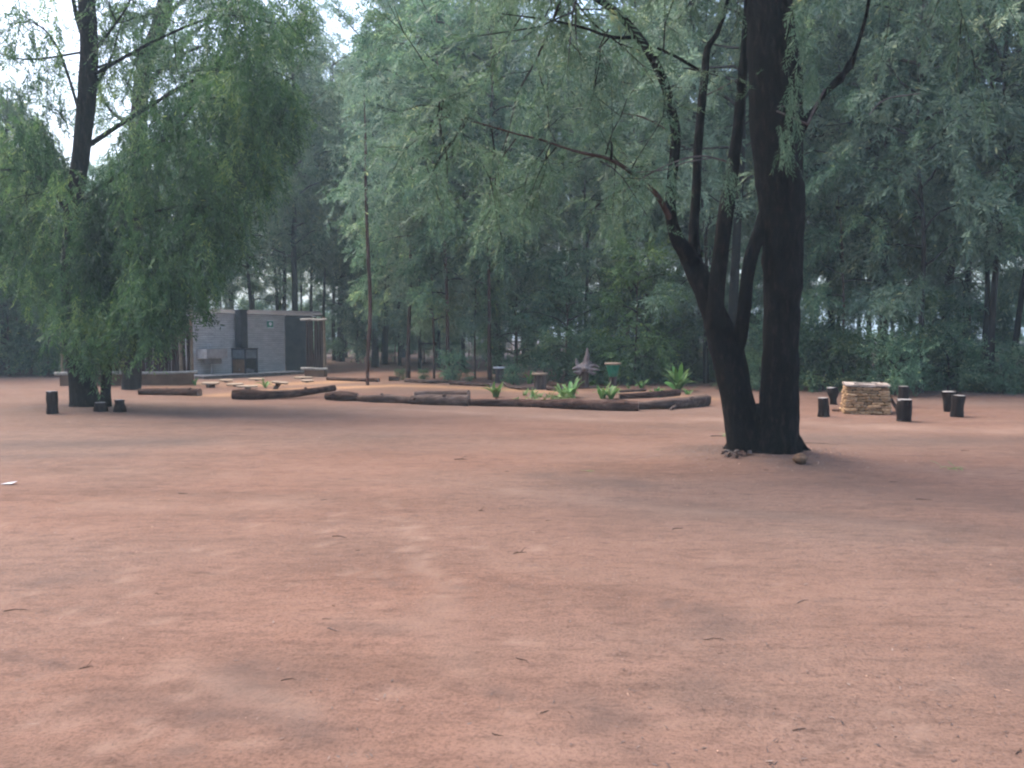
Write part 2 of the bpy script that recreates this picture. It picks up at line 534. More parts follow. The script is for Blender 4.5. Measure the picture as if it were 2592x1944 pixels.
def leaf_mesh(name, parts, mat, tint_spray, g):
    C, D, S, L, W, ids = parts
    V, Q = kites(C, D, S, L, W)
    t = np.clip(tint_spray[ids] + g.normal(0, 0.12, len(ids)), 0, 0.97)
    hot = g.random(len(ids)) < 0.006
    t = np.where(hot, 1.0, t)
    return mesh_np(name, V, Q, [mat], False, {"tint": np.repeat(t, 4)})


# forest tree: skeleton + branches + crown
def tree_type(seed, height, base, rad, nb, leaf, ll=0.19, lw=0.05, k=14, dens=1.0, droop=0.5, sway=0.35, top_round=0.55):
    g = np.random.default_rng(seed)
    m = 12
    z = np.linspace(0, height, m)
    off = np.cumsum(g.normal(0, sway * 0.25, (m, 2)), 0); off -= off[0]
    off *= (z / height)[:, None] ** 0.6
    trunk = np.column_stack([off, z])
    br = MB(); SP = []; SD = []; ST = []
    az = g.uniform(0, 6.28)
    for i in range(nb):
        f = base / height + (0.97 - base / height) * ((i + g.uniform(0, 0.8)) / nb)
        zz = f * height
        p0 = np.array([np.interp(zz, z, trunk[:, 0]), np.interp(zz, z, trunk[:, 1]), zz])
        az += 2.4 + g.normal(0, 0.35)
        u = (f - base / height) / (1 - base / height)
        prof = (0.55 + 0.9 * u) if u < 0.4 else (0.95 - (u - 0.4) * top_round * 1.2)
        Lb = rad * prof * g.uniform(0.65, 1.2)
        el = g.uniform(0.25, 0.8) + 0.3 * u
        d = np.array([math.cos(az) * math.cos(el), math.sin(az) * math.cos(el), math.sin(el)])
        pts = [p0]; q = p0.copy(); dd = d.copy()
        for s in range(5):
            dd = unit(dd + g.normal(0, 0.16, 3) + np.array([0, 0, -0.13]))
            q = q + dd * Lb / 5; pts.append(q.copy())
        pts = np.array(pts)
        r0 = 0.012 + 0.014 * Lb
        br.tube(pts, np.linspace(r0, 0.008, 6), 4, cap=False)
        ns = max(3, int(6 * dens))
        clump = g.uniform(-0.34, 0.34)
        for s in range(ns):
            tt = g.uniform(0.25, 1.0); ii = min(4, int(tt * 5)); ft = tt * 5 - ii
            b0 = pts[ii] * (1 - ft) + pts[ii + 1] * ft
            sd = unit(pts[ii + 1] - pts[ii] + g.normal(0, 0.65, 3) * np.linalg.norm(pts[1] - pts[0]))
            sl = Lb * g.uniform(0.25, 0.5)
            q1 = b0 + sd * sl * 0.5; q2 = b0 + sd * sl + np.array([0, 0, -droop * sl * 0.5])
            br.tube([b0, q1, q2], [0.008, 0.006, 0.003], 3, cap=False)
            na = max(5, int(11 * dens * (0.6 + 0.4 * Lb / rad)))
            ta = g.uniform(0.15, 1.05, na)[:, None]
            pa = b0 * (1 - ta) ** 2 + 2 * q1 * ta * (1 - ta) + q2 * ta ** 2
            SP.append(pa + g.normal(0, 0.06, (na, 3)))
            SD.append(unit(sd[None, :] + g.normal(0, 0.7, (na, 3)) + np.array([0, 0, -droop])))
            ST.append(np.clip(0.5 + clump + g.normal(0, 0.14, na), 0, 1))
    SP = np.vstack(SP); SD = np.vstack(SD); ST = np.concatenate(ST)
    ln = g.uniform(0.35, 0.75, len(SP))
    parts = sprays(SP, SD, ln, k, ll, lw, g, droop * 0.6)
    crown = leaf_mesh("crown", parts, leaf, ST, g)
    bm = br.mesh("branches", M['bark_dark'], True)
    return dict(trunk=trunk, z=z, crown=crown, branches=bm, height=height, cache={})


def trunk_mesh(tt, r, mat):
    key = (round(r, 3), mat.name)
    if key not in tt['cache']:
        rad = r * (1.0 - 0.8 * (tt['z'] / tt['height']) ** 0.9)
        rad[0] *= 1.2
        pts, rr = resample(tt['trunk'], rad, 0.7)
        mb = MB(); mb.tube(pts, rr, 9, jit=0.05, seed=3)
        tt['cache'][key] = mb.mesh("trunk", mat, True)
    return tt['cache'][key]


def place_tree(tt, loc, scale, rz, r, label, group, bark='bark_dark', leaf=True, lean=(0, 0), name="forest_tree", zs=1.0):
    o = thing(name, loc, label, "tree", group, rz)
    o.scale = (scale, scale, scale * zs)
    o.rotation_euler = (lean[0], lean[1], rz)
    link("trunk", trunk_mesh(tt, r / scale, M[bark]), o)
    link("branches", tt['branches'], o)
    if leaf:
        link("crown", tt['crown'], o)
    return o


# ------------------------------------------------------------------ ground
def axis(dense, spans):
    out = []
    for a, b, s in spans:
        out.append(np.arange(a, b, s))
    return np.concatenate(out)


xs_half = np.concatenate([np.arange(0, 7, 0.07), np.arange(7, 16, 0.14), np.arange(16, 30, 0.4), np.geomspace(30, 600, 26)])
xs = np.concatenate([-xs_half[:0:-1], xs_half])
ys = np.concatenate([-np.geomspace(600, 3, 24), np.arange(-2.5, 2.4, 0.4), np.arange(2.4, 13, 0.06), np.arange(13, 27, 0.11), np.arange(27, 46, 0.3), np.geomspace(46, 800, 30)])
GX, GY = np.meshgrid(xs, ys)
gx, gy = GX.ravel(), GY.ravel()
gz = H(gx, gy)


def seg_gauss(pts, w, amp, acc):
    """blurred stroke through world points"""
    for a, b in zip(pts[:-1], pts[1:]):
        ax, ay, bx, by = a.x, a.y, b.x, b.y
        L2 = (bx - ax) ** 2 + (by - ay) ** 2 + 1e-9
        t = np.clip(((gx - ax) * (bx - ax) + (gy - ay) * (by - ay)) / L2, 0, 1)
        d2 = (gx - ax - t * (bx - ax)) ** 2 + (gy - ay - t * (by - ay)) ** 2
        np.maximum(acc, amp * np.exp(-d2 / (w * w)), out=acc)


dust = np.zeros(len(gx)); warm = np.zeros(len(gx)); dark = np.zeros(len(gx)); litter = np.zeros(len(gx))
dent = np.zeros(len(gx))


def zb(x, y):            # bottom-left close-up pixel -> photo pixel
    return x * 0.5859, 1100 + y * 0.5859


foot = [(490, 490), (560, 580), (530, 625), (590, 680), (850, 490), (950, 505), (950, 590), (890, 650), (1410, 410), (1390, 470), (1510, 590), (1620, 600),
        (1460, 340), (1090, 390), (1410, 245), (430, 800), (300, 760), (690, 800), (1620, 730), (270, 1250), (130, 1240), (1990, 1010), (1700, 1110), (470, 1340), (1540, 1380), (800, 1120)]
for x, y in foot:
    a = G(*zb(x - 18, y + 5)); b = G(*zb(x + 18, y - 8))
    seg_gauss([a, b], 0.055, rnd.uniform(0.6, 1.0), dust)
    seg_gauss([a, b], 0.07, 1.0, dent)
trail = [(1640, 250), (1720, 360), (1775, 440), (1790, 530), (1850, 600), (1930, 660), (1900, 720)]
for (x0, y0), (x1, y1) in zip(trail[:-1], trail[1:]):
    for k in range(4):
        t = (k + rnd.random()) / 4; x = x0 + (x1 - x0) * t + rnd.gauss(0, 22); y = y0 + (y1 - y0) * t + rnd.gauss(0, 8); w_ = rnd.uniform(10, 34)
        seg_gauss([G(*zb(x - w_, y + rnd.gauss(0, 8))), G(*zb(x + w_, y + rnd.gauss(0, 8)))], rnd.uniform(.04, .08), rnd.uniform(.35, .9), dust)
for k in range(110):
    px_ = rnd.uniform(-50, 2640); py_ = 1180 + 740 * rnd.random() ** 1.3
    a = G(px_, py_); th = rnd.uniform(0, 3.14); L_ = rnd.uniform(.05, .16)
    b = Vector((a.x + L_ * math.cos(th), a.y + L_ * math.sin(th), 0))
    seg_gauss([a, b], rnd.uniform(.03, .06), rnd.uniform(.25, .7), dust if rnd.random() < .6 else dark)
    if rnd.random() < .5:
        seg_gauss([a, b], .05, rnd.uniform(.4, .9), dent)
seg_gauss([G(*zb(*p)) for p in [(1900, 720), (1880, 830), (1960, 960), (2010, 1030)]], 0.13, 0.45, dust)
for p, w, am in (([(760, 990), (900, 1050), (1300, 1190)], 0.10, 0.7), ([(1150, 740), (1500, 790), (1800, 830)], 0.10, 0.55), ([(0, 330), (400, 300), (900, 320), (1300, 290)], 0.35, 0.5),
                 ([(0, 180), (600, 160), (1000, 170)], 0.3, 0.3)):
    seg_gauss([G(*zb(*q)) for q in p], w, am, dust)
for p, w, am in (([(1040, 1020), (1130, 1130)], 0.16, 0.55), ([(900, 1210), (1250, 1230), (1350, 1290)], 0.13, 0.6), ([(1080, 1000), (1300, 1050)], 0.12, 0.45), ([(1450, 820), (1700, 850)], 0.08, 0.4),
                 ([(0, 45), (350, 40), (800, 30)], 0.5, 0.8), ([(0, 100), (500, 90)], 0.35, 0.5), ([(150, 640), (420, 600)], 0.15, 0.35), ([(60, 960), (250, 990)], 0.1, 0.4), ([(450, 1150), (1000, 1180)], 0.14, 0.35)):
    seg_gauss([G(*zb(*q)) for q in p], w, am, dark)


def zc(x, y):
    return 1296 + x * 0.5859, 1100 + y * 0.5859


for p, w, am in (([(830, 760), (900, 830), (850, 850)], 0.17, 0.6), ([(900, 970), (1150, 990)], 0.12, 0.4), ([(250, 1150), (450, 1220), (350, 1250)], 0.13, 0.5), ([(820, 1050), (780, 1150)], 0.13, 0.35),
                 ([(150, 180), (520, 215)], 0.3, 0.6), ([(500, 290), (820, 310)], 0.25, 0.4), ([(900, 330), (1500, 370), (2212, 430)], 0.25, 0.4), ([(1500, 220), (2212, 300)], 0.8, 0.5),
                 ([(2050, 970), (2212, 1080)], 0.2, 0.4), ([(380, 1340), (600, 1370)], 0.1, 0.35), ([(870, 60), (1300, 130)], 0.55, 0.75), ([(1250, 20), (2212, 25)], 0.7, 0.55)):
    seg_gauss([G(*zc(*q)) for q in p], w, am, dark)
for p, w, am in (([(0, 240), (700, 330), (1200, 350), (1700, 410)], 0.18, 0.5), ([(0, 560), (500, 620), (1100, 690)], 0.2, 0.35), ([(1100, 760), (1600, 640)], 0.25, 0.3), ([(0, 1340), (200, 1400)], 0.15, 0.5)):
    seg_gauss([G(*zc(*q)) for q in p], w, am, dust)
# pale road edge in front of the logs and towards the fireplace
seg_gauss([G(850, 1028), G(1200, 1046), G(1500, 1062), G(1800, 1070)], 0.35, 0.7, dust)
seg_gauss([G(1780, 1062), G(2100, 1075), G(2592, 1092)], 0.5, 0.9, dust)
seg_gauss([G(300, 1010), G(700, 1030), G(1000, 1050)], 0.8, 0.45, dust)
# raked orange sand inside the ring of logs
seg_gauss([G(560, 1000), G(760, 985), G(1000, 976), G(1200, 982), G(1400, 992)], 0.75, 1.0, warm)
seg_gauss([G(640, 975), G(860, 966)], 1.0, 0.8, warm)
seg_gauss([G(430, 978), G(620, 966)], 0.8, 0.4, warm)
seg_gauss([G(1520, 985), G(1800, 1010)], 0.5, 0.5, warm)
# leaf litter under the trees
px_edge = np.array([-3000, 0, 150, 500, 830, 1000, 1250, 1500, 1750, 2000, 2300, 2592, 5000.])
d_edge = np.array([34, 33, 33, 46, 66, 68, 52, 31, 29, 26, 23.5, 22.5, 22.])
ppx = CX + FPX * gx / np.maximum(gy, 0.5)
edge = np.interp(ppx, px_edge, d_edge)
litter = np.clip((gy - edge + 1.8 * (fbm(gx / 1.1, gy / 1.1, 3) - 0.5)) / 1.4, 0, 1) * (gy > 5)
gz = gz - 0.016 * np.clip(dent, 0, 1)
dust = dust * np.clip(0.25 + 2.2 * (fbm(gx * 2.2 + 3, gy * 1.4, 3) - 0.28), 0.1, 1.25)
nx, ny = len(xs), len(ys)
idx = np.arange(nx * ny).reshape(ny, nx)
Q = np.stack([idx[:-1, :-1], idx[:-1, 1:], idx[1:, 1:], idx[1:, :-1]], -1).reshape(-1, 4)
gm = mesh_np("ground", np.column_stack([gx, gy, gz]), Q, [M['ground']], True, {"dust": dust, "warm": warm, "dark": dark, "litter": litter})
ground = link("ground", gm); ground["kind"] = "structure"

# ------------------------------------------------------------------ forest
TALL = [
    tree_type(101, 15.0, 4.2, 3.6, 30, M['leaf_far'], dens=1.05),
    tree_type(102, 16.0, 5.0, 3.2, 30, M['leaf_far'], dens=1.0),
    tree_type(103, 14.0, 3.2, 3.4, 30, M['leaf_far'], dens=1.05),
    tree_type(104, 17.0, 5.5, 3.8, 32, M['leaf_pale'], dens=0.95),
    tree_type(105, 13.0, 2.6, 3.0, 26, M['leaf_pale'], dens=1.0),
]
BUSH = [
    tree_type(201, 5.5, 0.5, 2.1, 24, M['leaf_bush'], ll=0.16, lw=0.05, dens=0.9, droop=0.35, sway=0.2),
    tree_type(202, 4.5, 0.3, 1.9, 22, M['leaf_bush'], ll=0.15, lw=0.055, dens=0.9, droop=0.3, sway=0.2),
    tree_type(203, 7.0, 1.0, 2.2, 26, M['leaf_pale'], ll=0.17, lw=0.05, dens=0.9, droop=0.45, sway=0.25),
    tree_type(204, 6.0, 0.6, 2.2, 24, M['leaf_far'], ll=0.17, lw=0.05, dens=0.95, droop=0.4, sway=0.2),
]
LOW = [
    tree_type(301, 2.0, 0.1, 1.2, 16, M['leaf_bush'], ll=0.11, lw=0.045, dens=0.75, droop=0.2, sway=0.1),
    tree_type(302, 1.5, 0.08, 1.1, 14, M['leaf_far'], ll=0.10, lw=0.045, dens=0.75, droop=0.2, sway=0.1),
]
YEL = tree_type(401, 3.6, 0.6, 1.1, 16, M['leaf_yellow'], ll=0.12, lw=0.045, dens=0.7, droop=0.25, sway=0.1)

# trees whose trunks can be picked out: px, base py, trunk diameter px, bark, type, scale, lean, label
SPEC = [
    (862, 915, 25, 'bark_dark', 0, 1.15, 0.0, "dark thick forest trunk just right of the grey building, behind the sand"),
    (846, 913, 12, 'bark_dark', 1, 1.10, 0.0, "thinner dark trunk close left of the thick forest trunk by the building"),
    (950, 929, 20, 'bark_black', 1, 1.05, 0.0, "straight black trunk right behind the slender red sapling"),
    (972, 921, 20, 'bark_black', 2, 1.15, 0.10, "black trunk leaning to the right in the gap behind the sand"),
    (1033, 957, 13, 'bark_brown', 2, 0.92, 0.0, "slim dark tree beside the round shrub at the back of the log ring"),
    (1099, 958, 7, 'bark_brown', 4, 0.80, 0.0, "very thin brown sapling standing behind the pale back log"),
    (1134, 961, 13, 'bark_red', 2, 0.95, 0.0, "slim reddish trunk behind the leafy yellowish shrub"),
    (1239, 962, 13, 'bark_red', 0, 0.95, 0.01, "reddish tree trunk left of the white topped stump table"),
    (1258, 947, 24, 'bark_black', 3, 0.95, 0.0, "thick black trunk just behind the reddish trunk and white topped table"),
    (1203, 958, 6, 'bark_brown', 4, 0.78, 0.0, "thin sapling with a dark leafy clump left of the reddish trunk"),
    (748, 934, 24, 'bark_black', 1, 1.0, 0.0, "black trunk rising behind the roof of the grey building"),
    (640, 932, 14, 'bark_dark', 0, 1.0, 0.0, "slim trunk rising behind the black flue of the building"),
    (2132, 984, 9, 'bark_brown', 2, 0.85, 0.0, "thin dark trunk directly behind the stone fireplace"),
    (2503, 992, 22, 'bark_dark', 0, 0.95, 0.0, "dark trunk at the right forest edge, left of the leaning one"),
    (2556, 990, 20, 'bark_black', 3, 0.9, 0.09, "black leaning trunk at the far right forest edge"),
    (2020, 975, 9, 'bark_brown', 2, 0.9, 0.0, "thin trunk in the bushes just right of the big forked tree"),
    (1480, 955, 12, 'bark_dark', 4, 1.0, 0.0, "thin dark trunk in the bushes behind the driftwood post"),
    (1590, 957, 12, 'bark_red', 1, 0.95, 0.0, "reddish thin trunk in the bushes right of the green planter"),
]
specpos = []
for px, py, w, bark, ti, sc, lean, lab in SPEC:
    p = G(px, py); r = 0.42 * w / FPX * p.y
    specpos.append((p.x, p.y))
    place_tree(TALL[ti], p, sc, rnd.uniform(0, 6.28), r, lab, None, bark, lean=(0, lean))

for k, (px, py, w) in enumerate(((704, 922, 10), (722, 926, 13), (790, 918, 9), (822, 921, 8), (905, 916, 9), (1012, 926, 9), (1062, 936, 8), (1112, 930, 9), (1172, 938, 10))):
    p = G(px, py); specpos.append((p.x, p.y))
    place_tree(TALL[(1, 3)[k % 2]], p, 1.05 + .05 * (k % 3), rnd.uniform(0, 6.28), .5 * w / FPX * p.y, "slim dark forest trunk beyond the orange sand, " + "first second third fourth fifth sixth seventh eighth ninth".split()[k] + " from the left", "slim trunks beyond the sand", 'bark_black')

# pale slender sapling in front of the ring's back logs
p = G(930, 975)
sap = thing("sapling", p, "tall slender red brown sapling standing alone on the orange sand", "tree")
pts = rel([p, P(931, 900, p.y), P(937, 800, p.y), P(935, 700, p.y), P(930, 600, p.y), P(926, 480, p.y), P(925, 360, p.y), P(922, 240, p.y)], p)
q, rr = resample(pts, [0.062, 0.06, 0.065, 0.06, 0.055, 0.05, 0.04, 0.02], 0.3)
MB().tube(q, rr, 9, jit=0.06, seed=5).obj("trunk", M['bark_red'], sap, True)
g = np.random.default_rng(77)
tops = np.array([tuple(v) for v in pts[-3:]])
SPn = tops[g.integers(0, 3, 260)] + g.normal(0, 0.55, (260, 3))
sp_ = sprays(SPn, unit(g.normal(0, 1, (260, 3)) + np.array([0, 0, -.5])), g.uniform(.3, .6, 260), 12, .15, .04, g)
link("crown", leaf_mesh("crown", sp_, M['leaf_pale'], np.clip(g.normal(.5, .15, 260), 0, 1), g), sap)

# zones of look-alike forest trees: px range, distance range, count, types, scale range, label, group
ZONES = [
    ((-350, 120), (30, 48), 15, (2, 4, 0), (0.68, 0.86), "dark green wattle tree in the forest behind the left foreground tree", "forest trees at the left edge"),
    ((120, 560), (40, 58), 12, (2, 4, 0), (0.66, 0.86), "wattle tree in the forest behind the pole fence and building", "forest trees behind the building"),
    ((560, 900), (46, 66), 8, (0, 1, 2, 3), (0.98, 1.30), "tall grey green wattle tree behind the right end of the building", "tall forest trees right of the building"),
    ((900, 1300), (40, 74), 10, (0, 1, 2, 3), (0.95, 1.35), "tall grey green wattle tree in the forest behind the sand ring", "forest trees behind the log ring"),
    ((1300, 1750), (33, 50), 10, (0, 1, 2, 3, 4), (0.90, 1.30), "tall wattle tree in the dense forest behind the planted stumps", "forest trees behind the planted stumps"),
    ((1750, 2200), (29, 44), 9, (0, 1, 2, 3, 4), (0.85, 1.25), "tall wattle tree in the forest behind the forked tree and fireplace", "forest trees behind the fireplace"),
    ((2200, 2950), (26, 42), 12, (0, 1, 2, 3, 4), (0.85, 1.2), "tall wattle tree in the dense forest right of the fireplace", "forest trees at the right edge"),
]
ZONES += [
    ((1760, 2250), (25.5, 31), 7, (1, 3, 4), (0.85, 1.1), "front row wattle tree at the forest edge behind the fireplace", "front row trees behind the fireplace"),
    ((2250, 2800), (24, 30), 9, (1, 3, 4), (0.85, 1.1), "front row wattle tree at the forest edge on the far right", "front row trees at the right"),
]
taken = list(specpos)
ORD = "first second third fourth fifth sixth seventh eighth ninth tenth eleventh twelfth thirteenth fourteenth fifteenth sixteenth seventeenth eighteenth nineteenth twentieth".split()


def by_place(spots):
    """left to right as the camera sees them"""
    return list(enumerate(sorted(spots, key=lambda q: q[0] / q[1])))



def scatter(pr, dr, n, mind):
    out = []
    tries = 0
    while len(out) < n and tries < 4000:
        tries += 1
        px = rnd.uniform(*pr); d = math.sqrt(rnd.uniform(dr[0] ** 2, dr[1] ** 2))
        x = (px - CX) * d / FPX
        if all((x - a) ** 2 + (d - b) ** 2 > mind * mind for a, b in taken):
            taken.append((x, d)); out.append((x, d))
    return out


for pr, dr, n, types, sr, lab, grp in ZONES:
    for k_, (x, d) in by_place(scatter(pr, dr, n, 1.9)):
        ti = rnd.choice(types)
        place_tree(TALL[ti], on_ground(x, d), rnd.uniform(*sr), rnd.uniform(0, 6.28), rnd.choice((0.09, 0.12, 0.17)), lab + ", " + ORD[k_] + " from the left", grp,
                   rnd.choice(('bark_dark', 'bark_dark', 'bark_brown', 'bark_black')), lean=(rnd.gauss(0, .025), rnd.gauss(0, .025)))

BZ = [
    ((-350, 150), (33, 40), 16, (0, 1, 3), (0.7, 1.1), "leafy bush under the forest at the far left", "bushes at the left edge"),
    ((560, 1240), (70, 84), 20, (0, 1, 3), (0.5, 0.8), "distant dark bush under the trees beyond the bare forest floor", "far bushes beyond the forest floor"),
    ((1300, 1720), (29.5, 36), 10, (0, 1, 2, 3, 3), (0.4, 0.9), "leafy bush behind the planted stumps and log ring", "bushes behind the planted stumps"),
    ((1720, 2250), (26.5, 32), 7, (0, 1, 3, 3), (0.25, 0.62), "dense bush behind the forked tree and stone fireplace", "bushes behind the fireplace"),
    ((2250, 2900), (24.5, 31), 8, (0, 1, 3, 3), (0.25, 0.62), "dense bush in the forest edge right of the fireplace", "bushes at the right forest edge"),
]
BZ += [((1800, 2750), (37, 46), 7, (0, 2, 3), (0.6, 1.0), "hazy bush deep in the forest behind the fireplace side", "deep forest bushes on the right"),
       ((700, 1010), (50, 66), 5, (2, 2, 3), (0.9, 1.5), "slender leafy young tree among the trunks right of the building", "young trees among the forest trunks"),
       ((1010, 1330), (38, 60), 8, (2, 2, 3), (0.75, 1.3), "slender leafy young tree among the trunks behind the log ring", "young trees behind the log ring")]
for pr, dr, n, types, sr, lab, grp in BZ:
    for k_, (x, d) in by_place(scatter(pr, dr, n, 1.1)):
        ti = rnd.choice(types)
        o = place_tree(BUSH[ti], on_ground(x, d), rnd.uniform(*sr), rnd.uniform(0, 6.28), 0.045, lab + ", " + ORD[k_] + " from the left", grp, 'bark_brown', name="forest_bush")
        o["category"] = "bush"
LZ = [
    ((1450, 1760), (28.0, 30), 9, "low scrubby shrub at the forest foot behind the ring's right end", "low shrubs behind the ring"),
    ((1760, 2200), (24.8, 27), 8, "low scrubby shrub at the forest foot behind the fireplace", "low shrubs behind the fireplace"),
    ((2200, 2700), (22.8, 25), 9, "low scrubby shrub at the forest foot on the right", "low shrubs on the right"),
]
for pr, dr, n, lab, grp in LZ:
    for k_, (x, d) in by_place(scatter(pr, dr, n, 0.6)):
        o = place_tree(rnd.choice(LOW), on_ground(x, d), rnd.uniform(0.45, 1.0), rnd.uniform(0, 6.28), 0.02, lab + ", " + ORD[k_] + " from the left", grp, 'bark_brown', name="low_shrub")
        o["category"] = "shrub"
p = on_ground((1610 - CX) * 27.5 / FPX, 27.8)
o = place_tree(YEL, p, 1.25, 0.5, 0.03, "yellow green young tree glowing in the dark bushes left of the forked tree", None, 'bark_brown', name="young_tree")

# ------------------------------------------------------------------ big forked tree on the right
def limb(parent, org, spec, name, mat, n=16, step=0.14, jit=0.03, seed=0, Y0=11.1, ws=.93):
    """spec: (px, py, width px, depth offset)"""
    pts = [P(a, b, Y0 + d) for a, b, w, d in spec]
    rad = [0.5 * ws * w / FPX * (Y0 + d) for a, b, w, d in spec]
    q, rr = resample(rel(pts, org), rad, step)
    MB().tube(q, rr, n, jit=jit, seed=seed).obj(name, mat, parent, True)
    return q + np.array(tuple(org)), rr


def grow(starts, g, n, L, spread, droop, bias=(0, 0, 0), rad=0.010):
    """thin twigs from start points; returns MB, spray bases, spray dirs"""
    mb = MB(); SP = []; SD = []
    for i in range(n):
        p = starts[g.integers(0, len(starts))] + g.normal(0, 0.03, 3)
        d = unit(g.normal(0, spread, 3) + np.array(bias) + np.array([0, 0, 0.25]))
        ll = L * g.uniform(0.5, 1.3); pts = [p]
        for s in range(5):
            d = unit(d + g.normal(0, 0.2, 3) + np.array([0, 0, -droop * 0.35])); p = p + d * ll / 5; pts.append(p)
        mb.tube(pts, np.linspace(rad, 0.003, 6), 4, cap=False)
        pts = np.array(pts)
        for s in range(3):
            a = g.integers(1, 5); d2 = unit(pts[a] - pts[a - 1] + g.normal(0, 0.5, 3) * np.linalg.norm(pts[1] - pts[0]) * 2)
            e = pts[a] + d2 * ll * g.uniform(.25, .45) + np.array([0, 0, -droop * .12])
            mb.tube([pts[a], (pts[a] + e) / 2, e], [rad * .5, rad * .4, .002], 3, cap=False)
            t = g.random(7)[:, None]
            SP.append(pts[a] * (1 - t) + e * t); SD.append(unit(d2[None] + g.normal(0, .6, (7, 3)) + np.array([0, 0, -droop])))
        t = g.uniform(1.2, 5, 9); k = np.clip(t.astype(int), 0, 4); f = (t - k)[:, None]
        SP.append(pts[k] * (1 - f) + pts[k + 1] * f); SD.append(unit(pts[k + 1] - pts[k] + g.normal(0, .25, (9, 3)) + np.array([0, 0, -droop * .15])))
    return mb, np.vstack(SP), np.vstack(SD)


org = Vector((_mt.x, _mt.y, float(H(_mt.x, _mt.y))))
mt = thing("forked_tree", org, "big black barked forked tree standing on bare sand in the right foreground", "tree")
BB = M['bark_black']
# trunk: right stem and left stem
stem_r, _ = limb(mt, org, [(1968, 1185, 168, 0), (1966, 1140, 136, 0), (1968, 1090, 118, 0), (1972, 1030, 108, 0), (1976, 890, 94, 0), (1980, 760, 98, 0), (1981, 690, 104, 0), (1977, 494, 122, 0), (1966, 346, 138, 0),
                           (1962, 200, 138, 0), (1950, 60, 122, 0), (1944, -80, 108, .1), (1950, -350, 90, .2), (1970, -700, 60, .2), (1960, -1000, 25, .3)], "trunk", BB, 28, 0.08, 0.045, 1)
stem_l, _ = limb(mt, org, [(1905, 1178, 130, .1), (1892, 1140, 108, .1), (1884, 1090, 98, .1), (1868, 1010, 86, .1), (1852, 930, 84, .1), (1836, 870, 90, .1), (1812, 800, 66, .1), (1790, 745, 62, .1), (1764, 690, 58, .15), (1738, 640, 46, .15), (1712, 600, 36, .1),
                           (1698, 540, 30, .05), (1700, 470, 28, 0), (1708, 395, 27, -.1), (1711, 336, 27, -.2), (1697, 271, 26, -.3), (1681, 207, 25, -.4), (1647, 138, 24, -.5), (1609, 84, 22, -.6), (1560, 30, 20, -.7), (1500, -10, 17, -.8), (1380, -70, 10, -.9)], "trunk", BB, 18, 0.08, 0.04, 2)
limb2, _ = limb(mt, org, [(1772, 705, 40, .15), (1758, 640, 34, .2), (1756, 580, 26, .25), (1761, 494, 24, .3), (1768, 346, 23, .4), (1783, 197, 21, .5), (1791, 123, 18, .6), (1821, 70, 12, .7), (1850, -60, 9, .9), (1840, -300, 5, 1.0)], "limb", BB, 12, 0.09, 0.04, 3)
limb3, _ = limb(mt, org, [(1812, 830, 58, .0), (1812, 760, 46, -.05), (1824, 642, 42, -.05), (1840, 518, 40, 0), (1855, 420, 34, .1), (1868, 321, 28, .2), (1876, 222, 24, .3), (1886, 99, 20, .4), (1890, -60, 15, .5), (1870, -300, 7, .6)], "limb", BB, 14, 0.09, 0.04, 4)
limb4, _ = limb(mt, org, [(1862, 890, 40, .0), (1874, 850, 40, -.05), (1884, 781, 36, -.1), (1891, 708, 34, -.1), (1902, 647, 36, -.1), (1922, 590, 38, 0), (1946, 520, 40, .05)], "limb", BB, 14, 0.08, 0.04, 5)
limb5, _ = limb(mt, org, [(2010, 350, 40, 0), (2040, 304, 22, -.1), (2062, 275, 14, -.15), (2085, 240, 12, -.2), (2112, 212, 20, -.3), (2126, 200, 24, -.3), (2136, 186, 16, -.3), (2152, 162, 22, -.3), (2162, 140, 11, -.4), (2190, 50, 9, -.6), (2215, -60, 8, -.8), (2290, -200, 6, -1.2)], "limb", BB, 12, 0.07, 0.06, 6)
limb6, _ = limb(mt, org, [(1700, 560, 17, .05), (1660, 490, 14, -.2), (1605, 442, 12, -.5), (1542, 403, 10, -.8), (1453, 382, 7, -1.2), (1371, 354, 6, -1.5), (1310, 340, 5, -1.7), (1209, 311, 3.5, -2.0), (1107, 293, 2, -2.3)], "limb", M['bark_brown'], 9, 0.1, 0.04, 7)
limb7, _ = limb(mt, org, [(1618, 92, 12, -.6), (1575, 96, 9, -.7), (1534, 90, 8, -.8), (1473, 69, 7, -1.0), (1392, 51, 5, -1.2), (1270, 35, 3, -1.5)], "limb", BB, 7, 0.1, 0.03, 8)
limb8, _ = limb(mt, org, [(1772, 180, 10, .5), (1720, 148, 8, .2), (1665, 122, 7, -.3)], "limb", BB, 7, 0.1, 0.03, 9)
limb9, _ = limb(mt, org, [(1546, 404, 8, -.8), (1549, 378, 7, -.85), (1547, 358, 5, -.9)], "limb", BB, 7, 0.05, 0.03, 10)
limb(mt, org, [(1926, 1180, 130, .05), (1924, 1130, 104, .06), (1921, 1085, 82, .08), (1918, 1045, 50, .08), (1917, 1022, 18, .1)], "trunk", BB, 16, .07, .04, 12)
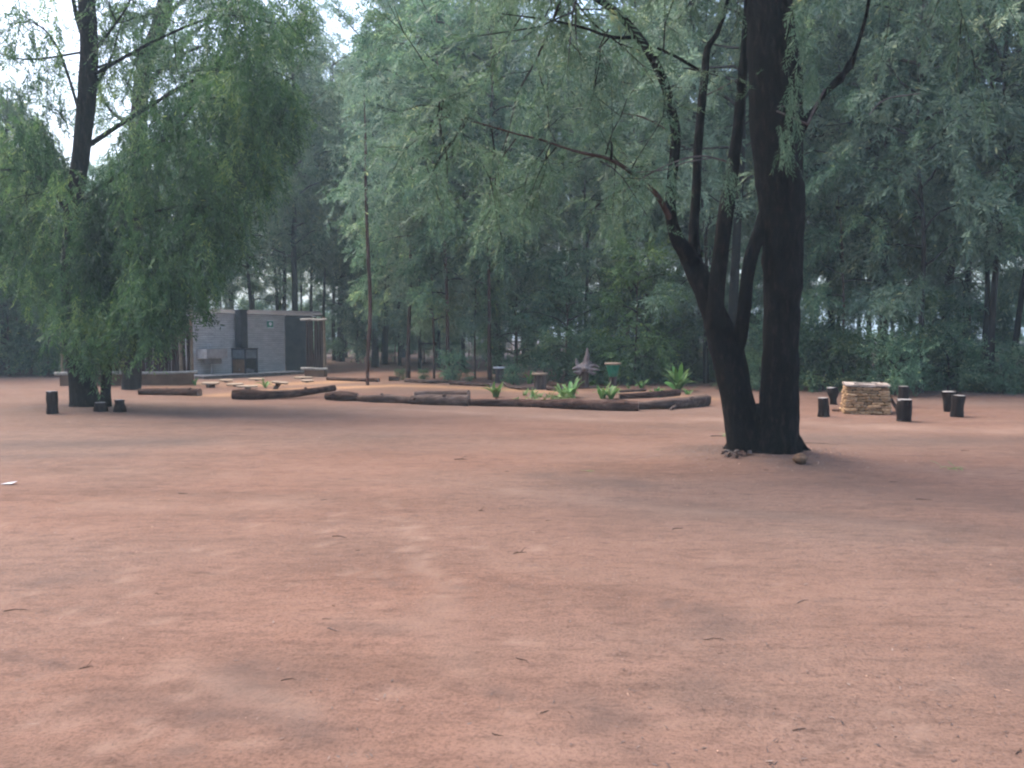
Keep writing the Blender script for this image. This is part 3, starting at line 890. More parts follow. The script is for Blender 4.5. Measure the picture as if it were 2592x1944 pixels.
# root flare
for i, (a0, ln_) in enumerate(((-2.7, .12), (-1.9, .08), (-1.2, .14), (-.4, .16), (.4, .1), (2.6, .1), (3.5, .12))):
    cx0 = .12 if abs(a0) < 1.6 else -.12
    pr0 = [Vector((cx0 + math.cos(a0) * .12, math.sin(a0) * .10, .26)), Vector((cx0 + math.cos(a0) * .32, math.sin(a0) * .28, .06)), Vector((cx0 + math.cos(a0) * (.32 + ln_ * .4), math.sin(a0) * (.28 + ln_ * .4), .01)), Vector((cx0 + math.cos(a0 + .2) * (.32 + ln_), math.sin(a0 + .2) * (.28 + ln_), -.06))]
    q_, r_ = resample(pr0, [.12, .085, .055, .03], .06)
    MB().tube(q_, r_, 9, jit=.08, seed=90 + i).obj("root", BB, mt, True)
# bare dead twigs
for sp in ([(1574, 488, 3, -.9), (1650, 437, 4, -.7), (1722, 405, 5, -.5), (1776, 395, 5, -.3), (1816, 402, 5, -.1), (1850, 412, 6, 0)],
           [(1610, 436, 3, -.9), (1680, 430, 4, -.7), (1740, 410, 4, -.5), (1800, 400, 4, -.2)],
           [(1968, 270, 4, -.55), (2000, 268, 4, -.5), (2028, 266, 4, -.4)],
           [(1966, 281, 5, -.55), (2000, 295, 5, -.5), (2044, 315, 6, -.3)],
           [(2044, 315, 8, -.3), (2064, 270, 8, -.3), (2088, 225, 6, -.3)],
           [(1575, 286, 4, -.8), (1630, 298, 5, -.5), (1690, 330, 6, -.3)],
           [(2200, 290, 3, -.9), (2240, 252, 4, -.8), (2330, 236, 3, -1.2)],
           [(1790, 240, 5, .4), (1830, 220, 4, .2), (1868, 200, 3, 0)]):
    limb(mt, org, sp, "dead_twig", M['twig'], 6, 0.08, 0.02, 11)
g = np.random.default_rng(501)
st = np.vstack([stem_l[-26:], limb2[-16:], limb3[-16:], limb5[-14:], limb6[6:], limb6[6:], limb7[2:], limb8])
mb1, S1, D1 = grow(st, g, 46, 1.2, 0.8, 0.55)
# upper crown over the frame
hi = np.vstack([stem_r[-26:-2], stem_r[-26:-2], limb2[-4:], limb3[-4:], limb5[-4:], stem_l[-6:]])
mb2, S2, D2 = grow(hi, g, 170, 2.1, 0.9, 0.3, (0, 0, 0.3), 0.02)
# sprays hanging against the right stem
hang = np.array([tuple(P(a, b, 10.45 + g.uniform(-.1, .15))) for a, b in [(2020, 185), (2045, 178), (2065, 190), (2012, 215), (2005, 250), (1998, 300), (1988, 330), (1985, 370), (1992, 345), (2030, 60), (2040, 110), (2025, 20), (1700, 410), (1690, 440), (1850, 400), (1845, 450), (2028, 30), (2020, 80)]])
hang = np.repeat(hang, 6, 0) + g.normal(0, .05, (len(hang) * 6, 3))
dh = unit(g.normal(0, .25, (len(hang), 3)) + np.array([0, 0, -1.0]))
mb1.obj("twigs", M['bark_dark'], mt); o_ = [c for c in mt.children if c.name.startswith("twigs")][0]
o_.location = -org; o_["kind"] = "stuff"
m2_ = mb2.obj("twigs", M['bark_dark'], mt); m2_.location = -org; m2_["kind"] = "stuff"
for SPn, SDn, ll, lw, kk, ln in ((np.vstack([S1, hang]), np.vstack([D1, dh]), .068, .014, 20, .32), (S2, D2, .105, .024, 18, .42)):
    pr_ = sprays(SPn - np.array(tuple(org)), SDn, g.uniform(.6, 1.2, len(SPn)) * ln, kk, ll, lw, g, .3, .8)
    link("crown", leaf_mesh("crown", pr_, M['leaf_main'], np.clip(g.normal(.5, .17, len(SPn)), 0, 1), g), mt)

# ------------------------------------------------------------------ weeping tree on the left
org = Vector((_lt.x, _lt.y, float(H(_lt.x, _lt.y)))); YL = _lt.y
lt = thing("weeping_tree", org, "dark wattle tree with drooping green foliage in the left foreground", "tree")
BD = M['bark_black']
tr1, _ = limb(lt, org, [(222, 1048, 105, 0), (215, 1010, 80, 0), (203, 950, 62, 0), (188, 870, 52, 0), (179, 750, 46, 0), (178, 640, 42, 0), (190, 500, 44, 0), (207, 370, 46, 0), (220, 240, 47, 0), (226, 120, 46, 0), (219, 0, 44, 0), (216, -150, 38, 0), (230, -400, 24, 0), (225, -650, 8, 0)], "trunk", BD, 16, 0.15, 0.04, 21, YL)
tr2, _ = limb(lt, org, [(268, 1040, 34, -.1), (268, 990, 25, -.1), (272, 900, 24, -.1), (268, 800, 24, 0), (276, 700, 22, .1), (300, 560, 20, .2), (360, 430, 17, .3), (430, 340, 14, .2), (475, 290, 10, .1)], "trunk", BD, 12, 0.15, 0.04, 22, YL)
LB = [tr2]
for sp in ([(190, 520, 22, 0), (300, 440, 16, -.3), (430, 345, 12, -.6), (500, 260, 9, -.8), (600, 240, 6, -1)],
           [(182, 640, 18, 0), (330, 560, 13, -.6), (470, 520, 9, -1.0), (580, 540, 5, -1.2)],
           [(206, 380, 20, 0), (360, 280, 14, .5), (520, 190, 11, .9), (650, 170, 8, 1.1), (740, 200, 4, 1.2)],
           [(226, 150, 16, 0), (270, 90, 10, -.3), (320, 20, 8, -.5), (350, -50, 6, -.6)],
           [(215, 330, 14, 0), (150, 130, 9, .3), (90, 60, 6, .5), (20, 60, 4, .6)],
           [(214, 100, 20, 0), (196, 50, 17, .1), (180, -30, 14, .1), (150, -200, 9, .2)],
           [(185, 560, 14, 0), (120, 470, 10, .5), (50, 430, 7, .8), (-40, 440, 4, 1)],
           [(222, 250, 14, 0), (280, 150, 8, .3), (300, 80, 6, .4), (320, 30, 4, .5)],
           [(218, 200, 14, 0), (400, 100, 10, -.5), (560, 40, 8, -.8), (700, 60, 4, -1)],
           [(30, 660, 6, 1.2), (60, 590, 9, 1.1), (90, 545, 7, 1.0), (150, 500, 4, .6)],
           [(225, 130, 10, 0), (60, 150, 6, .2), (-60, 110, 4, .3)], [(224, 180, 10, 0), (330, 140, 6, .3), (360, 135, 5, .3)]):
    q_, _ = limb(lt, org, sp, "limb", BD, 8, 0.18, 0.04, 23, YL, .68); LB.append(q_)
g = np.random.default_rng(601)


def in_poly(x, y, poly):
    inside = np.zeros(len(x), bool); n = len(poly)
    for i in range(n):
        x1, y1 = poly[i]; x2, y2 = poly[(i + 1) % n]
        c = ((y1 > y) != (y2 > y)) & (x < (x2 - x1) * (y - y1) / (y2 - y1 + 1e-9) + x1)
        inside ^= c
    return inside


def strands(poly, n, depth0, spread, g, hang=(0.45, 1.0)):
    xs_ = np.array([p[0] for p in poly]); ys_ = np.array([p[1] for p in poly])
    X = []; Y_ = []
    while len(X) < n:
        x = g.uniform(xs_.min(), xs_.max(), 4 * n); y = g.uniform(ys_.min(), ys_.max(), 4 * n)
        # clumpy density
        k = in_poly(x, y, poly) & (g.random(4 * n) < 0.25 + 1.1 * np.clip(fbm(x / 70, y / 110, 3) - 0.33, 0, 1) * 2)
        X += list(x[k]); Y_ += list(y[k])
    X = np.array(X[:n]); Y_ = np.array(Y_[:n])
    cxm = xs_.mean(); hw = (xs_.max() - xs_.min()) / 2
    wd = np.sqrt(np.clip(1 - ((X - cxm) / hw) ** 2, .15, 1)) * spread
    D_ = depth0 + g.uniform(-1, 1, n) * wd
    pts = np.array([tuple(P(a, b, d)) for a, b, d in zip(X, Y_, D_)])
    return pts, g.uniform(*hang, n)


masses = [
    ([(330, 280), (470, 190), (640, 150), (740, 190), (775, 280), (730, 370), (690, 470), (650, 560), (600, 650), (550, 740), (470, 790), (400, 830), (300, 840), (240, 780), (215, 640), (230, 440)], 4300, YL - .2, 2.0, (.28, .62)),
    ([(470, 760), (420, 830), (380, 860), (300, 850), (250, 800), (300, 700), (430, 680)], 800, YL - 1.0, 1.0, (.3, .7)),
    ([(-40, 300), (120, 300), (180, 420), (175, 640), (170, 800), (90, 800), (20, 720), (-60, 640)], 1500, YL + 1.6, 1.6, (.25, .55)),
    ([(215, 500), (300, 460), (300, 900), (225, 940), (190, 880), (175, 700)], 800, YL - .5, .6, (.25, .55)),
    ([(130, 420), (250, 430), (275, 640), (270, 860), (190, 900), (120, 860), (110, 620)], 260, YL - .9, .5, (.3, .6)),
    ([(480, -60), (800, -60), (800, 40), (760, 90), (690, 110), (600, 100), (520, 30)], 430, YL - 1.0, 1.4, (.4, .8)),
    ([(460, 60), (700, 70), (700, 240), (450, 260)], 330, YL + .6, 1.4, (.35, .7)),
    ([(-30, -40), (150, -40), (170, 330), (-40, 330)], 230, YL + .6, 1.4, (.25, .55)),
    ([(230, -40), (480, -40), (480, 280), (240, 300)], 230, YL + .8, 1.4, (.25, .55)),
]
SPs = []; LNs = []
for poly, n, d0, sp, hg in masses:
    a, b = strands(poly, n, d0, sp, g, hg); SPs.append(a); LNs.append(b)
SPn = np.vstack(SPs); LN = np.concatenate(LNs)
SDn = unit(g.normal(0, .55, (len(SPn), 3)) + np.array([0.05, 0, -1.0]))
pr_ = sprays(SPn - np.array(tuple(org)), SDn, LN, 18, .115, .026, g, .25, .75)
tn = np.clip(.5 + (fbm(SPn[:, 0] * 1.3, SPn[:, 2] * 1.3 + SPn[:, 1], 3) - .5) * 2.2 + g.normal(0, .12, len(SPn)), 0, 1)
link("crown", leaf_mesh("crown", pr_, M['leaf_near'], tn, g), lt)
tw = MB()
for i in range(0, len(SPn), 8):
    a = SPn[i] - np.array(tuple(org)); tw.tube([a + np.array([0, 0, .1]), a + SDn[i] * LN[i] * .5, a + SDn[i] * LN[i] * .9], [.005, .004, .002], 3, cap=False)
st = np.vstack([q[len(q) // 3:] for q in LB[3:]])
mbt, Sx, Dx = grow(st, g, 90, 1.3, .9, .4)
tw_ = tw.obj("twigs", BD, lt); tw_["kind"] = "stuff"; mt_ = mbt.obj("twigs", BD, lt); mt_.location = -org; mt_["kind"] = "stuff"
pr_ = sprays(Sx[::3] - np.array(tuple(org)), Dx[::3], g.uniform(.2, .45, len(Sx[::3])), 12, .09, .02, g, .3, .7)
link("crown", leaf_mesh("crown", pr_, M['leaf_near'], np.clip(g.normal(.45, .15, len(Sx[::3])), 0, 1), g), lt)

# tree behind it with a pale bent trunk showing against the sky
p = on_ground((332 - CX) * 25.5 / FPX, 25.5); YB = 25.5
bt = thing("bent_tree", p, "thick bent grey trunked tree seen against the sky behind the left tree", "tree")
tb, _ = limb(bt, p, [(332, 990, 52, 0), (338, 700, 44, 0), (345, 450, 42, 0), (354, 250, 40, 0), (370, 150, 38, 0), (402, 70, 40, 0), (418, 0, 38, 0), (428, -150, 30, 0), (440, -420, 10, 0)], "trunk", M['bark_dark'], 14, 0.25, .04, 31, YB)
LBb = []
for sp in ([(372, 150, 14, 0), (450, 110, 10, .5), (520, 60, 8, .9), (560, 20, 6, 1.2)], [(356, 230, 14, 0), (440, 150, 9, -.6), (530, 110, 6, -1.2)], [(415, 10, 12, 0), (330, 60, 8, .4), (280, 40, 6, .8)], [(404, 60, 12, 0), (480, -10, 8, -.5), (600, -60, 5, -1)], [(350, 330, 12, 0), (280, 280, 8, 1), (240, 200, 6, 1.5)]):
    q_, _ = limb(bt, p, sp, "limb", M['bark_dark'], 7, .25, .04, 32, YB); LBb.append(q_)
mbb, Sb, Db = grow(np.vstack([q[2:] for q in LBb] + [tb[-14:]]), g, 110, 1.6, .9, .4)
o_ = mbb.obj("twigs", M['bark_dark'], bt); o_.location = -p; o_["kind"] = "stuff"
pr_ = sprays(Sb[::2] - np.array(tuple(p)), Db[::2], g.uniform(.3, .6, len(Sb[::2])), 12, .13, .032, g, .3, .8)
link("crown", leaf_mesh("crown", pr_, M['leaf_far'], np.clip(g.normal(.45, .15, len(Sb[::2])), 0, 1), g), bt)

# ------------------------------------------------------------------ grey brick building
A = on_ground((480 - CX) * 32.0 / FPX, 32.0); A.z = 0
Bp = on_ground((722 - CX) * 36.0 / FPX, 36.0); Bp.z = 0
wdir = (Bp - A); WL = wdir.length; wdir.normalize(); wang = math.atan2(wdir.y, wdir.x)
wn_out = Vector((wdir.y, -wdir.x, 0))


def wall_s(px, off=0.0):
    """distance along the wall of the point at off in front of it seen at photo column px"""
    k = (px - CX) / FPX
    o = A + wn_out * off
    return (k * o.y - o.x) / (wdir.x - k * wdir.y)


def wp(s, off, z):
    return A + wdir * s + wn_out * off + Vector((0, 0, z))


bld = thing("brick_building", A, "low grey brick washhouse with dark sheet panel left of the sand ring", "building", rz=wang)
WH = 2.42
mb = MB(); mb.box((WL / 2, 0.14, WH / 2 - .05), (WL - 0.01, 0.22, WH + .06)); mb.box((0.115, 1.75, WH / 2 - .05), (0.21, 3.0, WH + .05))
mb.obj("wall", M['mortar'], bld)
bk = MB(); bh, bw = 0.085, 0.29; row = 0; z = 0.0
while z < WH - 0.02:
    x = 0.0 if row % 2 == 0 else -bw / 2
    while x < WL:
        a, b = max(x, 0) + .005, min(x + bw, WL) - .005
        if b - a > .04:
            d = rnd.uniform(0, .007)
            bk.box(((a + b) / 2, 0.02 - d, z + bh / 2), (b - a, 0.05, bh - .018))
        x += bw
    x = 0.03 if row % 2 else .16
    z += bh; row += 1
o = bk.obj("brickwork", M['brick'], bld); o["kind"] = "stuff"
mb = MB(); mb.box((WL / 2, .10, WH + .045), (WL + .06, .30, .05)); mb.obj("wall_coping", M['concrete'], bld)
# dark sheet panel to the right of the wall (world coordinates -> local)
inv = Matrix.Rotation(-wang, 3, 'Z')


def loc(v):
    return inv @ (Vector(v) - A)


Cp = Vector(((787 - CX) * 36.6 / FPX, 36.6, 0)); b0 = Bp + Vector((0.02, 0.02, 0))
mb = MB(); n = 28; V = []; F = []
dv = (Cp - b0); nn = Vector((dv.y, -dv.x, 0)).normalized()
for i in range(n * 2 + 1):
    t = i / (n * 2); off = 0.012 * math.cos(i * math.pi)
    for zz in (0.03, 2.40):
        V.append(loc(b0 + dv * t + nn * off + Vector((0, 0, zz))))
for i in range(n * 2):
    F.append((2 * i, 2 * i + 2, 2 * i + 3, 2 * i + 1))
mb.add(V, F)
sh = mb.obj("sheet_panel", M['sheet'], bld)
md = sh.modifiers.new("solid", 'SOLIDIFY'); md.thickness = 0.006
# roof
rp = [A + wdir * 0.0 - wn_out * 0.10, Bp - wn_out * .10, Cp + Vector((0, .12, 0)), Vector((-7.95, 34.3, 0)), Vector((-7.75, 34.9, 0)), Vector((-9.0, 40.0, 0)), Vector((-13.5, 39.5, 0)), A - wn_out * 3.0 - wdir * .2]
zt = [2.50, 2.47, 2.46, 2.44, 2.46, 2.75, 2.8, 2.7]
mb = MB(); k = len(rp)
V = [loc(q) + Vector((0, 0, zz)) for q, zz in zip(rp, zt)] + [loc(q) + Vector((0, 0, zz - .07)) for q, zz in zip(rp, zt)]
mb.add(V, [tuple(range(k)), tuple(range(2 * k - 1, k - 1, -1))] + [(i, i + k, (i + 1) % k + k, (i + 1) % k) for i in range(k)])
mb.obj("roof", M['roof'], bld)
# concrete step along the foot of the wall
st_ = thing("concrete_step", A, "low concrete step along the foot of the grey brick wall", "step", rz=wang)
MB().box((WL / 2 + .1, -.5, .03), (WL + .5, .98, .14)).obj("slab", M['concrete_dark'], st_)
MB().box((WL / 2 + .1, -.5, .115), (WL + .56, 1.04, .03)).obj("tread", M['concrete'], st_)

# sink
s0 = wall_s(524, .62); s1 = wall_s(576, .62)
sk = thing("wash_trough", wp((s0 + s1) / 2, .31, 0), "square concrete wash trough on a pipe leg against the brick wall", "sink", rz=wang)
sl = s1 - s0; f = .31
mb = MB(); zt_, zb_ = 1.10, .74
mb.box((0, -f + .04, (zt_ + zb_) / 2), (sl, .07, zt_ - zb_)); mb.box((0, f - .045, (zt_ + zb_) / 2), (sl, .07, zt_ - zb_))
for sx in (-1, 1):
    mb.box((sx * (sl / 2 - .035), 0, (zt_ + zb_) / 2), (.07, 2 * f - .15, zt_ - zb_))
mb.box((0, 0, zb_ + .03), (sl - .14, 2 * f - .15, .06))
mb.obj("basin", M['concrete'], sk)
MB().box((0, 0, .635), (sl * .62, .40, .2), rot=Matrix.Rotation(math.pi, 3, 'X'), taper=1.0).obj("bracket", M['concrete_dark'], sk)
MB().tube([(-.02, -.02, 0), (-.02, -.02, .54)], [.045, .045], 12).obj("leg", M['concrete'], sk, True)
mb = MB(); mb.tube([(.05, .27, 1.10), (.05, .27, 1.26), (.05, .20, 1.30), (.05, .13, 1.27), (.05, .11, 1.2)], [.016] * 5, 8)
mb.box((.05, .27, 1.285), (.14, .03, .025)); mb.obj("tap", M['chrome'], sk)

# built-in barbecue with flue
off = .80; bs = wall_s(621, off); bwid = .62
br_ = thing("barbecue", wp(bs, 0, .13), "rusty steel barbecue with black flue against the brick wall", "barbecue", rz=wang)
mb = MB()
MB().box((bwid / 2, -off / 2, .98 - .015), (bwid + .05, off + .04, .03)).obj("top_plate", M['steel_black'], br_)
for i, (x0, w) in enumerate(((0, bwid),)):
    MB().box((bwid / 2, -off + .02, .76), (bwid - .1, .025, .34)).obj("door", M['steel_grey'], br_)
MB().box((.015, -off / 2, .76), (.025, off - .12, .34)).obj("door", M['steel_grey'], br_)
mb = MB()
for x in (.02, bwid - .02):
    for y in (-off + .03, -.03):
        mb.box((x, y, .475), (.05, .05, .95))
mb.box((bwid / 2, -off + .03, .565), (bwid, .05, .04)); mb.box((bwid / 2, -off + .03, .935), (bwid, .05, .03)); mb.box((.02, -off / 2, .565), (.05, off, .04)); mb.box((.02, -off / 2, .935), (.05, off, .03))
mb.obj("frame", M['steel_black'], br_)
MB().box((.03, -off / 2, .28), (.03, off - .1, .54)).obj("side_panel", M['rust'], br_)
MB().box((bwid - .03, -off / 2, .47), (.03, off - .1, .9)).obj("side_panel", M['steel_black'], br_)
MB().box((bwid / 2, -.02, .47), (bwid - .1, .03, .9)).obj("back_panel", M['soot'], br_)
MB().box((bwid / 2, -off / 2, .55), (bwid - .12, off - .1, .02)).obj("grate", M['soot'], br_)
mb = MB()
for i in range(9):
    mb.box((rnd.uniform(.1, bwid - .1), -rnd.uniform(.3, off - .12), .05 + rnd.uniform(0, .09)), (.2, .12, .09), rot=Matrix.Rotation(rnd.uniform(0, 3), 3, 'Z'), jit=.02)
mb.obj("ash_heap", M['ash'], br_)
fl = MB(); fl.box((bwid / 2 - .03, -.27, 1.74), (.34, .34, 1.50), taper=.96); fl.box((bwid / 2 - .03, -.27, 2.475), (.40, .40, .04))
fl.obj("flue", M['steel_black'], br_)

# sign on the wall
sa, sb = wall_s(678, .03), wall_s(692.5, .03); sw = sb - sa
sg = thing("wall_sign", wp((sa + sb) / 2, .03, 2.08), "small green and white sign high on the grey brick wall", "sign", rz=wang)
MB().box((0, 0, 0), (sw, .02, .31)).obj("panel", M['green_sign'], sg)
for zz in (-.145, .145):
    MB().box((0, -.014, zz), (sw + .02, .012, .03)).obj("border", M['white'], sg)
mb = MB(); mb.add([(sw * .26 * math.cos(a), -.0125, .08 * math.sin(a) + .01) for a in np.linspace(0, 2 * math.pi, 14, endpoint=False)], [tuple(range(14))])
mb.obj("symbol", M['white'], sg)

# pole-and-plinth fence: left wing
def pole_fence(a, b, plinth_h, top, label, pole_d, th=.26):
    d = b - a; L = d.length; ang = math.atan2(d.y, d.x)
    f = thing("pole_fence", a, label, "fence", rz=ang)
    MB().box((L / 2, 0, plinth_h / 2 - .06), (L, th, plinth_h + .10)).obj("plinth", M['plaster'], f)
    for zz, r in ((plinth_h + .035, .055), (top, .045)):
        q, rr = resample([(-.15, -.10, zz), (L * .3, -.10, zz + .012), (L * .7, -.10, zz - .01), (L + .12, -.10, zz + .005)], [r * 1.05, r, r * .97, r * .9], .5)
        MB().tube(q, rr, 9, jit=.03, seed=4).obj("rail", M['pole_pale'], f, True)
    n = int(L / (pole_d * .98)); meshes = []
    for v in range(4):
        r = pole_d / 2 * (0.92 + .06 * v)
        q, rr = resample([(0, 0, plinth_h + .02), (.008 * (v - 1.5), 0.004, (plinth_h + top) / 2), (0, 0, top + .02 + .03 * v)], [r, r * .97, r * .9], .5)
        meshes.append([MB().tube(q, rr, 8, jit=.04, seed=40 + v).mesh("pole", m, True) for m in (M['pole_dark'], M['pole_tan'])])
    for i in range(n):
        o = link("pole", meshes[i % 4][1 if (rnd.random() < .1 or i == n - 1) else 0], f)
        o.location = ((i + .5) * L / n, .03 + rnd.uniform(-.012, .012), 0); o.rotation_euler = (rnd.gauss(0, .006), rnd.gauss(0, .008), rnd.uniform(0, 6))
    return f


pole_fence(Vector(((152 - CX) * 27.2 / FPX, 27.2, 0)), Vector(((490 - CX) * 28.3 / FPX, 28.3, 0)), .36, 2.2, "long dark pole fence on brown plinth behind the weeping tree's trunk", .115)
pole_fence(Vector(((771 - CX) * 33.2 / FPX, 33.4, 0)), Vector(((824 - CX) * 33.2 / FPX, 33.2, 0)), .28, 2.23, "short dark red pole screen on plinth at the building's right end", .105)

# ------------------------------------------------------------------ logs round the sand
def log(spec, label, mat='log', n=12, jit=.07, seed=0, knots=0):
    """spec: (px, base py, thickness px, lift m)"""
    pts = []; rad = []
    for s in spec:
        p = G(s[0], s[1]); r = .5 * s[2] / FPX * p.y
        pts.append(p + Vector((0, 0, r * .86 + (s[3] if len(s) > 3 else 0)))); rad.append(r)
    org = Vector(((pts[0] + pts[-1]) / 2).to_tuple()); org.z = float(H(org.x, org.y))
    q, rr = resample(rel(pts, org), rad, .16)
    gg = np.random.default_rng(seed + 900)
    ph = gg.uniform(0, 6, 3); lx_ = np.arange(len(rr)) * .16
    rr = rr * (1 + .07 * np.sin(lx_ * 2.1 + ph[0]) + .05 * np.sin(lx_ * 5.3 + ph[1]))
    mb = MB(); mb.tube(q, rr, n, jit=jit, seed=seed, capmi=1)
    for k in range(knots):
        i = gg.integers(1, len(q) - 1); a = gg.uniform(0.2, 2.6)
        d = Vector((gg.normal(0, .5), -abs(math.cos(a)), abs(math.sin(a)))).normalized()
        c = Vector(q[i]); r = rr[i]
        mb.tube([c + d * r * .5, c + d * r * 1.25], [r * .42, r * .3], 7, jit=.1, seed=k)
    me = mb.mesh("log", [M[mat], M['cut']], True)
    o = link("log", me); o.location = org
    return tag(o, label, "log", "logs edging the sand")


log([(352, 999, 17), (420, 1000, 19), (470, 1001, 20), (506, 1002, 19)], "dark log lying below the pole fence, the leftmost of the edging logs", seed=1, knots=2)
log([(590, 1010, 25), (650, 1011, 25), (720, 1009, 23, .01), (790, 1006, 20, .07), (846, 1003, 17, .14)], "long straight log with its right end raised, in front of the slab stools", seed=2, knots=3)
log([(826, 1012, 18), (862, 1014, 25), (906, 1015, 19)], "short humped log under the raised end of the long straight log", seed=3, knots=1)
log([(907, 1015, 15), (940, 1018, 19), (985, 1019, 24), (1042, 1022, 19)], "wavy greyish log between the humped log and the thick split log", 'log_grey', seed=4, knots=2)
log([(1042, 1023, 24), (1110, 1025, 27), (1188, 1027, 28)], "thick split log at the middle of the front edge, lower one of the pair", 'log_grey', seed=5, knots=2)
log([(1048, 1015, 20, .06), (1120, 1014, 18, .08), (1186, 1016, 24, .06)], "grey log lying on top of the thick split log", 'log_grey', seed=6)
log([(1189, 1027, 20), (1240, 1028, 21), (1300, 1029, 22), (1372, 1031, 19)], "slim dark log right of the thick split log", seed=7, knots=2)
log([(1370, 1032, 22), (1450, 1035, 27), (1540, 1039, 28), (1616, 1040, 25)], "thick dark log in front of the green strap leaved plants", seed=8, knots=3)
log([(1604, 1036, 22), (1660, 1036, 25, .02), (1730, 1032, 28), (1788, 1026, 31)], "gnarled pale streaked log with round end at the ring's right end", 'log_grey', seed=9, knots=4, jit=.1)
log([(1697, 1039, 7), (1712, 1034, 9, .03), (1735, 1026, 12, .05)], "short pale broken branch stub leaning on the gnarled log", 'log_grey', seed=10)
log([(1568, 1009, 13), (1640, 1007, 18), (1716, 1001, 18)], "black log inside the ring behind the gnarled log", seed=11, knots=2)
log([(1563, 994, 6), (1600, 992, 7), (1634, 990, 6)], "thin bleached stick on the ground right of the green planter", 'log_grey', seed=12)
log([(829, 962, 8), (900, 965, 9), (959, 967, 11)], "thin dark log at the back of the sand, near the building", seed=13)
log([(984, 964, 13), (1010, 964, 12)], "short thick log stub beside the round shrub at the back", seed=14)
log([(1026, 967, 8), (1080, 970, 9), (1139, 969, 6)], "pale log along the back of the ring behind the sapling", 'log_grey', seed=15)
log([(1140, 973, 11), (1190, 976, 11), (1242, 979, 10)], "dark log at the back of the ring below the reddish trunk", seed=16)
log([(1273, 973, 9, .02), (1290, 982, 10), (1320, 987, 10), (1352, 987, 10)], "curved brown log left of the pale topped stump table", 'log_grey', seed=17)
log([(1386, 988, 10), (1412, 989, 9)], "short grey log right of the pale topped stump table", 'log_grey', seed=18)
log([(1392, 976, 11, .02), (1412, 982, 14), (1426, 984, 12)], "dark chunky log piece behind the short grey log", seed=19)
log([(1462, 984, 5), (1540, 982, 5)], "thin pale stick lying behind the planter's foot", 'log_grey', seed=20)
log([(2108, 1041, 6), (2126, 1042, 7)], "small dark log butt at the left foot of the stone fireplace", seed=21)

# ------------------------------------------------------------------ slab stools near the building
def slab(px0, px1, ytop, base_y, thick, label, leg=None, tilt=0.0, depth=.26):
    c = G((px0 + px1) / 2, base_y); d = c.y
    w = (px1 - px0) / FPX * d
    ztop = CAM_H - (ytop - 850) / FPX * d
    t = thing("slab_stool", c, label, "stool", "pale slab stools by the building")
    h = max(ztop - c.z, .06)
    mb = MB(); m = 9; V = []
    for zz in (0, 1):
        for i in range(m * 2):
            a = i / (m * 2) * 2 * math.pi
            ex = math.copysign(abs(math.cos(a)) ** .55, math.cos(a)); ey = math.copysign(abs(math.sin(a)) ** .55, math.sin(a))
            jx = 1 + .05 * math.sin(3 * a + px0)
            V.append((ex * w / 2 * jx, ey * depth / 2 * jx, h - thick * (1 - zz)))
    k = m * 2
    mb.add(V, [tuple(range(k - 1, -1, -1)), tuple(range(k, 2 * k))] + [(i, (i + 1) % k, (i + 1) % k + k, i + k) for i in range(k)])
    o = mb.obj("seat", M['plank'], t); o.rotation_euler = (R(6), tilt, rnd.uniform(-.2, .2))
    if leg is None:
        leg = (0, 0, .09)
    lx, ly, lr = leg
    MB().tube([(lx, ly, -.03), (lx * .5, ly * .5, h * .5), (0, 0, h - thick * .6)], [lr, lr * .95, lr * .9], 9, jit=.05, seed=int(px0)).obj("leg", M['log_grey'], t, True)
    return t


slab(511, 556, 968, 981, .05, "pale slab stool on a dark log foot, leftmost of the stools", (0.0, 0, .14))
slab(556, 590, 961, 968, .045, "small pale slab stool close to the wash trough's foot", (0, 0, .08), .03)
slab(574, 617, 971, 978, .04, "low pale slab stool between the leftmost stool and the barbecue", (0, 0, .07), -.04)
slab(601, 653, 976, 985, .045, "widest pale slab stool, nearest to the long straight log", (0, 0, .09))
slab(689, 729, 966, 985, .05, "pale slab stool on a slanting grey leg behind the long log", (-.16, -.05, .07), .10)
slab(762, 793, 962, 968, .04, "low dark edged slab stool near the pole screen", (0, 0, .07))
slab(628, 671, 958, 964, .035, "thin pale slab lying low below the black barbecue opening", (0, 0, .07))
slab(744, 790, 954, 959, .035, "thin pale slab lying at the foot of the dark sheet panel", (0, 0, .07))

# ------------------------------------------------------------------ stump tables, planter, driftwood
def stump_table(px, base_y, top_y, top_w, post_w, label, topmat, cat="table"):
    c = G(px, base_y); d = c.y
    h = CAM_H - (top_y - 850) / FPX * d - c.z
    t = thing("stump_table", c, label, cat)
    r = .5 * post_w / FPX * d; R_ = .5 * top_w / FPX * d
    q, rr = resample([(0, 0, -.05), (0.01, 0, h * .5), (0, 0, h - .05)], [r * 1.12, r, r * .98], .08)
    MB().tube(q, rr, 14, jit=.05, seed=int(px)).obj("post", M['post'], t, True)
    q = [(0, 0, h - .055), (0, 0, h - .045), (0, 0, h - .01), (0, 0, h)]
    MB().tube(q, [R_ * .96, R_, R_, R_ * .97], 20, jit=.012, seed=int(px) + 1).obj("table_top", topmat, t, True)
    return t


